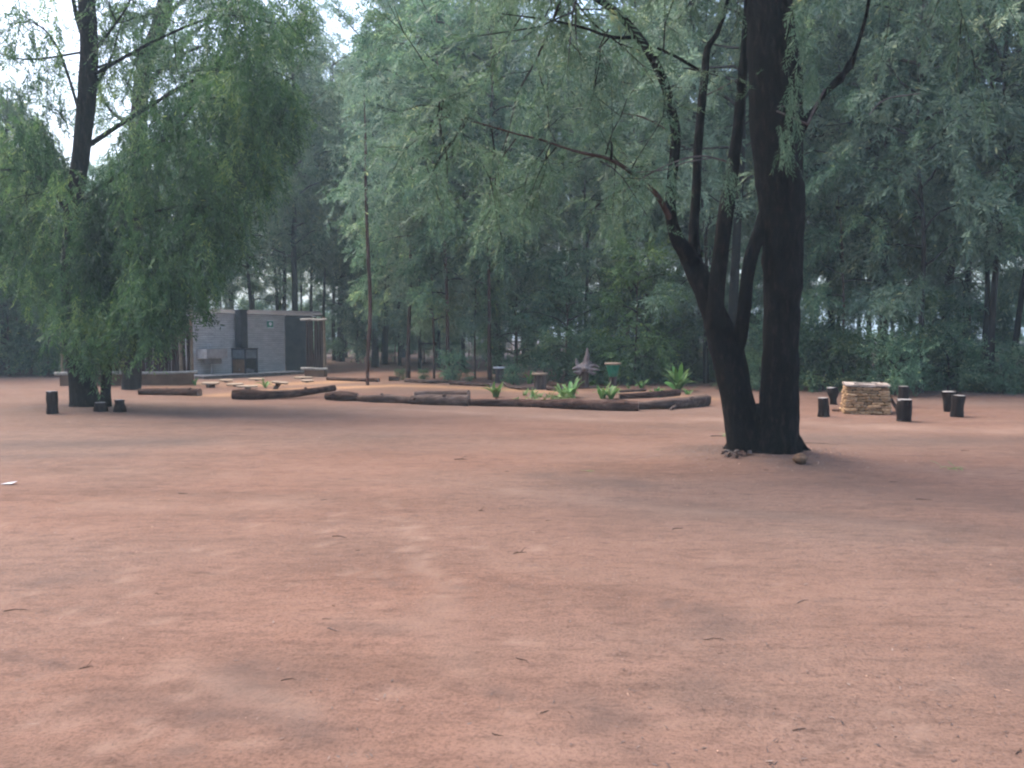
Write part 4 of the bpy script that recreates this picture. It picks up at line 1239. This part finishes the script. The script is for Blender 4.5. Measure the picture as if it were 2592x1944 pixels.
stump_table(1366.5, 986, 944, 41, 29, "log post table with round pale wooden top among the strap leaved plants", M['plank'])
stump_table(1264, 970, 928.5, 31, 22, "log post table with bluish white top beside the black trunk", M['plank_grey'])
c = G(1551, 990); d = c.y; u = d / FPX
pl = thing("green_planter", c, "green painted tapered planter with pale rim on a log post", "planter")
q, rr = resample([(0, 0, -.05), (0, 0, 20 * u), (0, 0, 38 * u)], [10.5 * u, 9.5 * u, 9.5 * u], .08)
MB().tube(q, rr, 14, jit=.05, seed=61).obj("post", M['post'], pl, True)
q = [(0, 0, 36 * u), (0, 0, 38 * u), (0, 0, 52 * u), (0, 0, 67 * u)]
MB().tube(q, [9 * u, 11 * u, 14 * u, 17.5 * u], 18).obj("bowl", M['green_paint'], pl, True)
MB().tube([(0, 0, 67 * u), (0, 0, 68 * u), (0, 0, 71 * u), (0, 0, 72 * u)], [19 * u, 21 * u, 21.5 * u, 20.5 * u], 20, jit=.01).obj("rim", M['plank'], pl, True)

c = G(1478, 982); d = c.y; u = d / FPX
dw = thing("driftwood_post", c, "spiky grey driftwood root mounted on a brown log post", "sculpture")
q, rr = resample([(0, 0, -.05), (0, 0, 20 * u), (-1 * u, 0, 42 * u)], [14 * u, 12 * u, 12 * u], .08)
MB().tube(q, rr, 14, jit=.06, seed=71).obj("post", M['bark_brown'], dw, True)
mb = MB()


def root(pts, rad, sd):
    q, rr = resample([(a * u, b * u, c_ * u) for a, b, c_ in pts], [r * u * 1.3 for r in rad], .03)
    mb.tube(q, rr, 8, jit=.10, seed=sd)


root([(-14, 0, 44), (0, 0, 50), (12, 0, 47)], [9, 12, 8], 1)
root([(4, 0, 50), (6, 0, 66), (8, 0, 82), (8, 1, 101)], [10, 7, 4.5, 1.5], 2)
root([(-8, 0, 50), (-16, -2, 58), (-19, -2, 68), (-21, -3, 74)], [7, 4, 3, 1.5], 3)
root([(0, -2, 50), (-14, -6, 52), (-24, -8, 50), (-30, -9, 47)], [7, 5, 3.5, 1.5], 4)
root([(4, -2, 52), (18, -5, 56), (28, -6, 57), (37, -8, 53)], [7, 5, 3, 1], 5)
root([(4, -2, 48), (16, -8, 47), (28, -10, 47), (38, -12, 45)], [7, 4, 2.6, 1], 6)
root([(-4, -2, 46), (-14, -8, 42), (-22, -10, 40), (-28, -12, 42)], [7, 4, 2.6, 1], 7)
root([(6, -2, 45), (16, -8, 40), (24, -10, 37), (30, -12, 39)], [6, 4, 2.4, 1], 8)
root([(0, -4, 48), (0, -16, 48), (3, -24, 52)], [8, 5, 2], 9)
root([(0, 4, 48), (-4, 16, 50), (-10, 24, 52)], [8, 5, 2], 10)
root([(-4, -3, 44), (-14, -8, 37), (-18, -9, 33)], [5, 3, 1.2], 11)
root([(2, 0, 52), (14, 4, 62), (20, 6, 66)], [5, 3, 1.2], 12)
mb.obj("root", M['driftwood'], dw, True)

# ------------------------------------------------------------------ strap-leaved plants
def strap_mesh(seed, L, w, arch):
    g = np.random.default_rng(seed); n = 7; V = []; F = []
    for i in range(n):
        t = i / (n - 1)
        x = L * (t * .45 + arch * .4 * t * t); z = L * (t * .95 - arch * .75 * t ** 2.4)
        ww = w * (math.sin(math.pi * min(1, .18 + .82 * t)) ** .6) * .5 + .001
        V += [(x, -ww, z + .15 * ww), (x, 0, z - .12 * ww), (x, ww, z + .15 * ww)]
    for i in range(n - 1):
        a = 3 * i
        F += [(a, a + 1, a + 4, a + 3), (a + 1, a + 2, a + 5, a + 4)]
    return mesh_np("leaf", np.array(V), np.array(F), [M['strap']], True, {"tint": np.full(len(V), g.uniform(.25, .9))})


STRAP = [strap_mesh(700 + i, 1.0, .16 + .02 * (i % 3), a) for i, a in enumerate((.15, .3, .45, .6, .8, 1.0, .25, .5))]


def z4(x, y):
    return 1200 + x * .27125, 780 + y * .27125


PL = [  # close-up x, base y, height px (photo), n leaves, label
    (205, 830, 34, 9, "strap leaved plant on the sand left of the stump tables"),
    (355, 712, 26, 9, "strap leaved plant left of the pale topped stump table, behind the curved log"),
    (520, 705, 24, 8, "strap leaved plant touching the left side of the pale topped stump table"),
    (545, 832, 20, 7, "small strap leaved plant below the pale topped stump table"),
    (815, 822, 26, 8, "strap leaved plant left of the pair below the driftwood"),
    (915, 835, 40, 10, "broad leaved plant with one long leaf reaching right, below the driftwood"),
    (965, 690, 34, 5, "arching strap leaved plant left of the driftwood post"),
    (1100, 722, 26, 8, "bright green plant right of the driftwood post"),
    (1200, 845, 30, 10, "dark green broad leaved plant below the green planter, left of two"),
    (1275, 848, 32, 10, "bright broad leaved plant below the green planter, right of two"),
    (1235, 722, 22, 6, "small yellowish plant left of the planter's post"),
    (1440, 752, 8, 7, "low flat plant right of the planter's post"),
    (1560, 745, 22, 7, "upright plant with small leaves behind the black log"),
    (1690, 828, 26, 8, "strap leaved plant growing over the gnarled log"),
    (1630, 832, 12, 6, "small low plant left on the gnarled log"),
    (1905, 775, 46, 16, "largest spreading fan leaved plant at the ring's right end"),
    (1995, 805, 18, 6, "small plant right of the large fan leaved plant"),
    (470, 815, 14, 5, "tiny dry plant left of the small strap leaved plant"),
]
PLw = [(G(*z4(x, y)), h, n, lab) for x, y, h, n, lab in PL]
PLw += [(G(672, 982), 26, 6, "lone strap leaved plant between the slab stools"), (G(493, 975), 14, 5, "small weed at the right end of the pole fence")]
for c, hp, n, lab in PLw:
    t = thing("strap_plant", c, lab, "plant", "green plants in the ring")
    Hh = 1.15 * hp / FPX * c.y; n = int(n * 1.5)
    for i in range(n):
        o = link("leaf", STRAP[rnd.randrange(8)], t)
        s = Hh * rnd.uniform(.75, 1.25) / .8
        o.scale = (s, s * rnd.uniform(.8, 1.3), s)
        o.rotation_euler = (rnd.gauss(0, .12), rnd.gauss(0, .15), i * 2.4 + rnd.uniform(-.4, .4))
        o.location = (rnd.gauss(0, .02), rnd.gauss(0, .02), -.01)
# creeping plant on the front log
c = G(1398, 1026)
gq = np.random.default_rng(55)
SPn = np.column_stack([gq.normal(0, .26, 60), gq.normal(0, .06, 60), gq.uniform(.16, .26, 60)])
cr = thing("creeping_plant", c, "green creeper spilling over the thick dark front log", "plant")
link("foliage", leaf_mesh("foliage", sprays(SPn, unit(gq.normal(0, 1, (60, 3)) * np.array([1, 1, .4])), gq.uniform(.1, .2, 60), 9, .07, .03, gq), M['strap'], gq.uniform(.3, .8, 60), gq), cr)
# shrubs at the back of the ring
for px, py, hpx, ti, lab in ((1010, 962, 26, 0, "small round shrub beside the slim dark tree at the back of the sand"), (1148, 967, 62, 1, "leafy yellowish shrub standing at the back of the log ring"), (1072, 962, 22, 1, "tiny sparse shrub behind the pale back log"), (1188, 972, 18, 0, "low weed in front of the dark leafy sapling"), (1300, 975, 40, 1, "sparse green shrub behind the curved log")):
    c = G(px, py); hh = hpx / FPX * c.y
    tt = LOW[ti]
    o = place_tree(tt, c, hh / tt['height'], rnd.uniform(0, 6), .012, lab, None, 'bark_brown', name="garden_shrub"); o["category"] = "shrub"

# ------------------------------------------------------------------ stone fireplace
c = G(2192, 1049); d = c.y; u = d / FPX
fp = thing("stone_fireplace", c + Vector((.17, .46, 0)), "square fieldstone fireplace with pale cap slabs among the stump stools", "fireplace", rz=-.30)
FH = 74 * u; W0, W1 = 112 * u, 100 * u; D0, D1 = .92, .82
MB().box((0, 0, FH / 2 - .06), (W0 - .13, D0 - .13, FH + .02), taper=W1 / W0).obj("core", M['soot'], fp)
SM = []
for i in range(8):
    gg = random.Random(i + 80); V = []; F = []
    import bmesh
    bm = bmesh.new(); bmesh.ops.create_cube(bm, size=1.0)
    bmesh.ops.bevel(bm, geom=bm.edges[:], offset=.17, segments=1, profile=.6, affect='EDGES')
    for v in bm.verts:
        v.co += Vector((gg.gauss(0, .05), gg.gauss(0, .05), gg.gauss(0, .05)))
    me = bpy.data.meshes.new("stone"); bm.to_mesh(me); bm.free(); me.materials.append(M['stone']); SM.append(me)
rows = 9; rh = (FH - .05) / rows
for face in range(4):
    z = 0.0
    for r_ in range(rows):
        hh = rh * rnd.uniform(.9, 1.1) if r_ < rows - 1 else rh
        t = (r_ + .5) / rows; W = W0 + (W1 - W0) * t; D = D0 + (D1 - D0) * t
        span = W if face % 2 == 0 else D
        x = -span / 2
        while x < span / 2 - .03:
            w = min(rnd.uniform(.11, .28), span / 2 - x)
            if span / 2 - (x + w) < .07:
                w = span / 2 - x
            o = link("stone", rnd.choice(SM), fp)
            o.scale = (w * .98, .13, rh * rnd.uniform(.88, 1.06))
            cx = x + w / 2; zz = (r_ + .5) * rh + rnd.gauss(0, .004); pr = rnd.uniform(-.012, .02)
            if face == 0: o.location = (cx, -D / 2 + .05 - pr, zz); rz_ = 0
            elif face == 2: o.location = (-cx, D / 2 - .05 + pr, zz); rz_ = math.pi
            elif face == 1: o.location = (W / 2 - .05 + pr, cx, zz); rz_ = math.pi / 2
            else: o.location = (-W / 2 + .05 - pr, -cx, zz); rz_ = -math.pi / 2
            o.rotation_euler = (rnd.gauss(0, .04), rnd.gauss(0, .05), rz_)
            x += w
cz = FH - .02
for (x, y, w, dd) in ((-W1 * .36, -.36, W1 * .34, .22), (0, -.365, W1 * .36, .20), (W1 * .36, -.36, W1 * .34, .22), (-W1 * .36, .36, W1 * .34, .22), (0, .365, W1 * .36, .2), (W1 * .36, .36, W1 * .34, .22), (-W1 * .41, 0, .2, .5), (W1 * .41, 0, .2, .5)):
    MB().box((x, y, cz + .01 + rnd.uniform(0, .012)), (w, dd, .035), jit=.012, rot=Matrix.Rotation(rnd.gauss(0, .03), 3, 'Z')).obj("cap_slab", M['cap'], fp)
MB().box((0, 0, cz - .04), (W1 * .6, .5, .03), jit=.01).obj("ash_bed", M['soot'], fp)
# boards leaning at its right side
c2 = G(2262, 1046)
lb = thing("leaning_board", c2, "dark board leaning against the right side of the fireplace", "board")
MB().tube([(.16, .1, 0), (.02, .25, .33), (-.10, .4, .62)], [.035, .035, .03], 7, jit=.04).obj("board", M['log'], lb, True)

# ------------------------------------------------------------------ stump stools
def stump(px, base_y, top_y, w_top, w_bot, label, seed, lean=0.0, group="dark stump stools", flip=0):
    c = G(px, base_y); u = c.y / FPX
    h = (base_y - top_y) * u
    t = thing("stump_stool", c, label, "stool", group)
    q, rr = resample([(0, 0, -.04), (lean * h * .3, 0, h * .35), (lean * h * .6, 0, h * .7), (lean * h, 0, h)], [w_bot * .52 * u, w_bot * .5 * u, w_top * .49 * u, w_top * .5 * u], .06)
    MB().tube(q, rr * (1 + .05 * np.sin(np.arange(len(rr)) * 1.3 + seed)), 16, jit=.07, seed=seed).obj("stump", M['stump'], t, True)
    e = q[-1]
    mb = MB(); r = rr[-1] * .93
    mb.tube([(e[0], e[1], e[2] - .02), (e[0], e[1], e[2] + .006)], [r, r], 16, jit=.04, seed=seed)
    mb.obj("cut_top", M['cut_dark'], t)
    return t


stump(2085, 1055, 1007, 26, 29, "dark stump stool in front of the fireplace's left corner", 1, -.05)
stump(2110, 1024, 981, 28, 18, "top heavy stump stool behind the fireplace's left corner", 2, -.1)
stump(2288, 1066, 1011, 38, 36, "largest stump stool, in front of the fireplace's right corner", 3)
stump(2286, 1030, 978, 24, 25, "stump stool behind the largest stool at the fireplace's right", 4)
stump(2404, 1042, 991, 36, 28, "stump stool at the far right, hidden behind its neighbour", 5, -.05)
stump(2422, 1055, 1001, 32, 30, "stump stool at the far right, in front of its neighbour", 6, .06)
stump(133, 1047, 990, 29, 28, "dark stump stool left of the weeping tree", 7, 0, "dark stumps by the weeping tree")
stump(303, 1042, 1012, 22, 30, "low dark stump at the right foot of the weeping tree", 8, 0, "dark stumps by the weeping tree")
stump(254, 1040, 1018, 26, 34, "low broken stump between the weeping tree's two trunks", 9, 0, "dark stumps by the weeping tree")

# rock and bark debris at the forked tree
c = G(2026, 1172)
bm = bmesh.new(); bmesh.ops.create_icosphere(bm, subdivisions=3, radius=.085)
for v in bm.verts:
    n_ = .45 + 1.1 * float(fbm(v.co.x * 9 + 5, v.co.y * 9 + v.co.z * 7, 3)); v.co *= n_; v.co.z *= .72; v.co.x *= 1.2
me = bpy.data.meshes.new("rock"); bm.to_mesh(me); bm.free(); me.materials.append(M['rock']); me.polygons.foreach_set("use_smooth", [True] * len(me.polygons))
o = link("rock", me); o.location = c + Vector((0, 0, .06)); tag(o, "tan rock at the right foot of the forked tree", "rock")
c = G(1864, 1156)
db = thing("bark_debris", c, "heap of grey bark scraps and dry leaves at the forked tree's left foot", "debris")
gg = random.Random(5)
for i in range(22):
    L = gg.uniform(.04, .12); w = gg.uniform(.012, .03); a = gg.uniform(0, 6.28); el = gg.uniform(-.15, .7)
    x, y = gg.gauss(0, .09), gg.gauss(.03, .07)
    mb = MB(); V = []
    for k in range(4):
        t = k / 3
        for sgn in (-1, 1):
            V.append((L * (t - .5), sgn * w * (1 - .5 * abs(t - .5)), .03 * math.sin(t * 3)))
    mb.add(V, [(0, 2, 3, 1), (2, 4, 5, 3), (4, 6, 7, 5)])
    o = mb.obj("bark_scrap", M['twig'] if i % 2 else M['bark_brown'], db); o.location = (x, y, gg.uniform(.01, .05)); o.rotation_euler = (gg.uniform(-.6, .6), -el, a)

# ------------------------------------------------------------------ fallen twigs
TW = [zb(1990, 108) + (34, 1, "forked dark twig on the sand in the middle distance"), zb(2190, 160) + (9, 0, ""), zb(1400, 283) + (14, 0, ""), zb(2080, 331) + (22, 1, "dark crooked twig left of the curved one in the middle of the sand"), zb(2170, 324) + (18, 0, ""),
      zb(1470, 443) + (44, 0, ""), zb(685, 690) + (18, 0, ""), zb(1545, 503) + (9, 0, ""), zb(1440, 742) + (11, 0, ""), zb(1435, 846) + (36, 0, ""), zb(1410, 797) + (24, 0, ""), zb(375, 1008) + (34, 1, "forked dark twig at the lower left of the sand"),
      zb(70, 760) + (56, 0, ""), zb(312, 452) + (10, 0, ""), zb(415, 590) + (20, 0, ""), zb(790, 256) + (26, 0, ""), zb(2150, 1300) + (34, 0, ""), zb(1250, 1060) + (40, 0, ""),
      zc(890, 7) + (44, 0, ""), zc(1340, 40) + (80, 0, ""), zc(1650, 205) + (22, 0, ""), zc(1775, 282) + (34, 0, ""), zc(715, 408) + (34, 0, ""), zc(35, 512) + (36, 1, "forked dark twig just left of centre on the sand"), zc(160, 372) + (16, 0, ""),
      zc(870, 888) + (54, 0, ""), zc(45, 976) + (34, 0, ""), zc(140, 1200) + (28, 0, ""), zc(1240, 1275) + (40, 0, ""), zc(1130, 1425) + (26, 0, ""), zc(2190, 1370) + (30, 0, ""), zc(900, 945) + (16, 0, ""), zc(1100, 155) + (14, 0, ""), zc(1960, 70) + (20, 0, ""), zc(1260, 722) + (40, 0, "")]
TWL = set()
for i, (px, py, lp, fork, lab) in enumerate(TW):
    c = G(px, py); L = lp / FPX * c.y; gg = random.Random(300 + i)
    a = gg.uniform(-.45, .45); r = (.0016 if lp < 25 else .0024) * (.75 if py > 1600 else 1.0) * max(1, c.y / 6.0)
    m = 5; pts = []
    for k in range(m):
        t = k / (m - 1) - .5
        x = c.x + L * t * math.cos(a) + gg.gauss(0, .004); y = c.y + L * 1.6 * t * math.sin(a) + gg.gauss(0, .006) + .06 * L * math.cos(4 * t)
        pts.append(Vector((x - c.x, y - c.y, float(H(x, y)) - c.z + r * .8 + gg.uniform(0, .004))))
    mb = MB(); mb.tube(pts, [r, r * 1.1, r, r * .8, r * .4], 5)
    if fork:
        e = pts[2]; mb.tube([e, e + Vector((L * .3, L * .25, .03)), e + Vector((L * .5, L * .32, .02))], [r * .8, r * .6, r * .3], 5)
        e = pts[1]; mb.tube([e, e + Vector((L * .2, -L * .3, .02))], [r * .7, r * .3], 5)
    o = mb.obj("fallen_twig", M['twig'] if i % 5 == 4 else M['bark_dark'], None, True); o.location = c
    row = "in the near foreground" if py > 1600 else "in the foreground" if py > 1400 else "in the middle of the sand" if py > 1230 else "on the far sand"
    colw = "far left" if px < 300 else "left" if px < 800 else "left of centre" if px < 1200 else "centre" if px < 1500 else "right of centre" if px < 1950 else "right"
    siz = "long thin" if lp > 38 else "thin" if lp > 20 else "tiny"
    if not lab:
        lab = f"{siz} fallen twig {row}, {colw}"
        while lab in TWL:
            lab = lab.replace("fallen twig", "fallen twig just nearer") if "nearer" not in lab else lab + " edge"
        TWL.add(lab)
    tag(o, lab, "twig", "thin twigs scattered on the sand")
c = G(22, 1226)
mb = MB(); mb.add([(-.07, -.03, .01), (.05, -.04, .015), (.08, .03, .03), (-.03, .05, .012)], [(0, 1, 2, 3)])
o = mb.obj("paper_scrap", M['plank_grey']); o.location = c; tag(o, "white scrap of paper on the sand at the left edge", "litter")
md = o.modifiers.new("s", 'SOLIDIFY'); md.thickness = .002
for px, py, s, lab in ((2412, 1187, .16, "small green grass tuft on the sand at the right"), (1488, 1193, .07, "tiny flat green weed on the sand left of the forked tree"), (1845, 1105, .2, "sparse grass tuft at the forked tree's left foot")):
    c = G(px, py); t = thing("grass_tuft", c, lab, "grass tuft"); gg = random.Random(px)
    for i in range(14):
        o = link("blade", STRAP[gg.randrange(8)], t); k = s * gg.uniform(.6, 1.2); o.scale = (k * 1.2, k * .35, k * .7); o.rotation_euler = (0, gg.uniform(0, .5), gg.uniform(0, 6.28))
        o.location = (gg.gauss(0, s * .4), gg.gauss(0, s * .3), 0)

# ------------------------------------------------------------------ uncountable litter and undergrowth
g = np.random.default_rng(808)


def ground_specks(name, x, y, L, W, mat, label, lift=.004, flat=.12, up=0.0):
    n = len(x)
    z = H(x, y) + lift
    a = g.uniform(0, 6.28, n)
    D = np.column_stack([np.cos(a), np.sin(a), g.normal(0, flat, n) + up]); D = unit(D)
    S = unit(np.column_stack([-np.sin(a), np.cos(a), g.normal(0, flat, n)]))
    V, Q = kites(np.column_stack([x, y, z]), D, S, L, W)
    me = mesh_np(name, V, Q, [mat], False, {"tint": np.repeat(np.clip(g.normal(.4, .25, n), 0, 1), 4)})
    o = link(name, me); o["kind"] = "stuff"; o["label"] = label; o["category"] = "litter"
    return o


n = 26000
y = g.uniform(2.6, 24, n * 3); x = g.uniform(-.62, .62, n * 3) * y
k = g.random(n * 3) < np.clip((fbm(x / 1.1, y / 1.1, 3) - .42) * 5, 0.03, 1) * np.where(y > 14, 1, .75)
x, y = x[k][:n], y[k][:n]
ground_specks("leaf_litter", x, y, g.gamma(1.6, .014, len(x)) * (.5 + y / 12) + .003, g.uniform(.0015, .005, len(x)) * (.5 + y / 12), M['debris'], "fine dry leaf and twig litter scattered over the red sand")
yy = g.uniform(3.0, 15, 6000); xx = g.uniform(-.62, .62, 6000) * yy
kk_ = g.random(6000) < np.clip((fbm(xx / 1.7 + 8, yy / 1.7, 3) - .5) * 4, 0.02, 1); xx, yy = xx[kk_][:1000], yy[kk_][:1000]
ground_specks("dry_leaf_bits", xx, yy, g.uniform(.012, .045, len(xx)), g.uniform(.003, .010, len(xx)), M['debris'], "scattered dry leaf bits and bark chips on the near sand", .005, .2)
a_ = g.uniform(0, 6.28, 2200); r_ = np.abs(g.normal(0, .55, 2200)) + .35
cxs = np.where(g.random(2200) < .6, _mt.x, _lt.x); cys = np.where(cxs == _mt.x, _mt.y, _lt.y)
ground_specks("tree_foot_litter", cxs + np.cos(a_) * r_ * 1.15, cys + np.sin(a_) * r_, g.uniform(.015, .07, 2200), g.uniform(.005, .016, 2200), M['debris'], "dry leaves and bark bits gathered round the two near trees", .006, .25)
n = 14000
x = g.uniform(-1, 1, n * 6) * 32; y = g.uniform(21, 46, n * 6)
ed = np.interp(CX + FPX * x / y, px_edge, d_edge)
k = (y > ed - .8) & (y < ed + 5); x, y = x[k][:n], y[k][:n]
ground_specks("forest_litter", x, y, g.uniform(.05, .16, len(x)), g.uniform(.015, .04, len(x)), M['debris'], "grey brown dead leaves and bark covering the forest edge floor", .01, .35)
n = 16000
x = g.uniform(2, 24, n * 5); y = g.uniform(22, 34, n * 5)
ed = np.interp(CX + FPX * x / y, px_edge, d_edge)
k = (y > ed + .6) & (y < ed + 5) & (g.random(n * 5) < np.clip((fbm(x / 1.6, y / 1.6, 2) - .38) * 5, 0, 1)); x, y = x[k][:n], y[k][:n]
o = ground_specks("undergrowth", x, y, g.uniform(.15, .5, len(x)), g.uniform(.015, .035, len(x)), M['grass'], "low green grass and weeds along the right forest edge", 0, .2, 1.3)
o["category"] = "undergrowth"

# ------------------------------------------------------------------ haze
hm = bpy.data.materials.new("haze"); hm.use_nodes = True
nt = hm.node_tree; nt.nodes.clear()
ho = nt.nodes.new("ShaderNodeOutputMaterial"); pv = nt.nodes.new("ShaderNodeVolumePrincipled")
pv.inputs["Color"].default_value = (0.70, 0.90, 1.0, 1)
pv.inputs["Density"].default_value = 0.0015
pv.inputs["Anisotropy"].default_value = 0.2
nt.links.new(pv.outputs[0], ho.inputs["Volume"])
mb = MB(); mb.box((0, 100, 13.5), (1900, 1900, 29.5))
hz = mb.obj("haze", hm); hz["kind"] = "stuff"; hz["label"] = "thin pale blue evening haze filling the clearing"; hz["category"] = "haze"
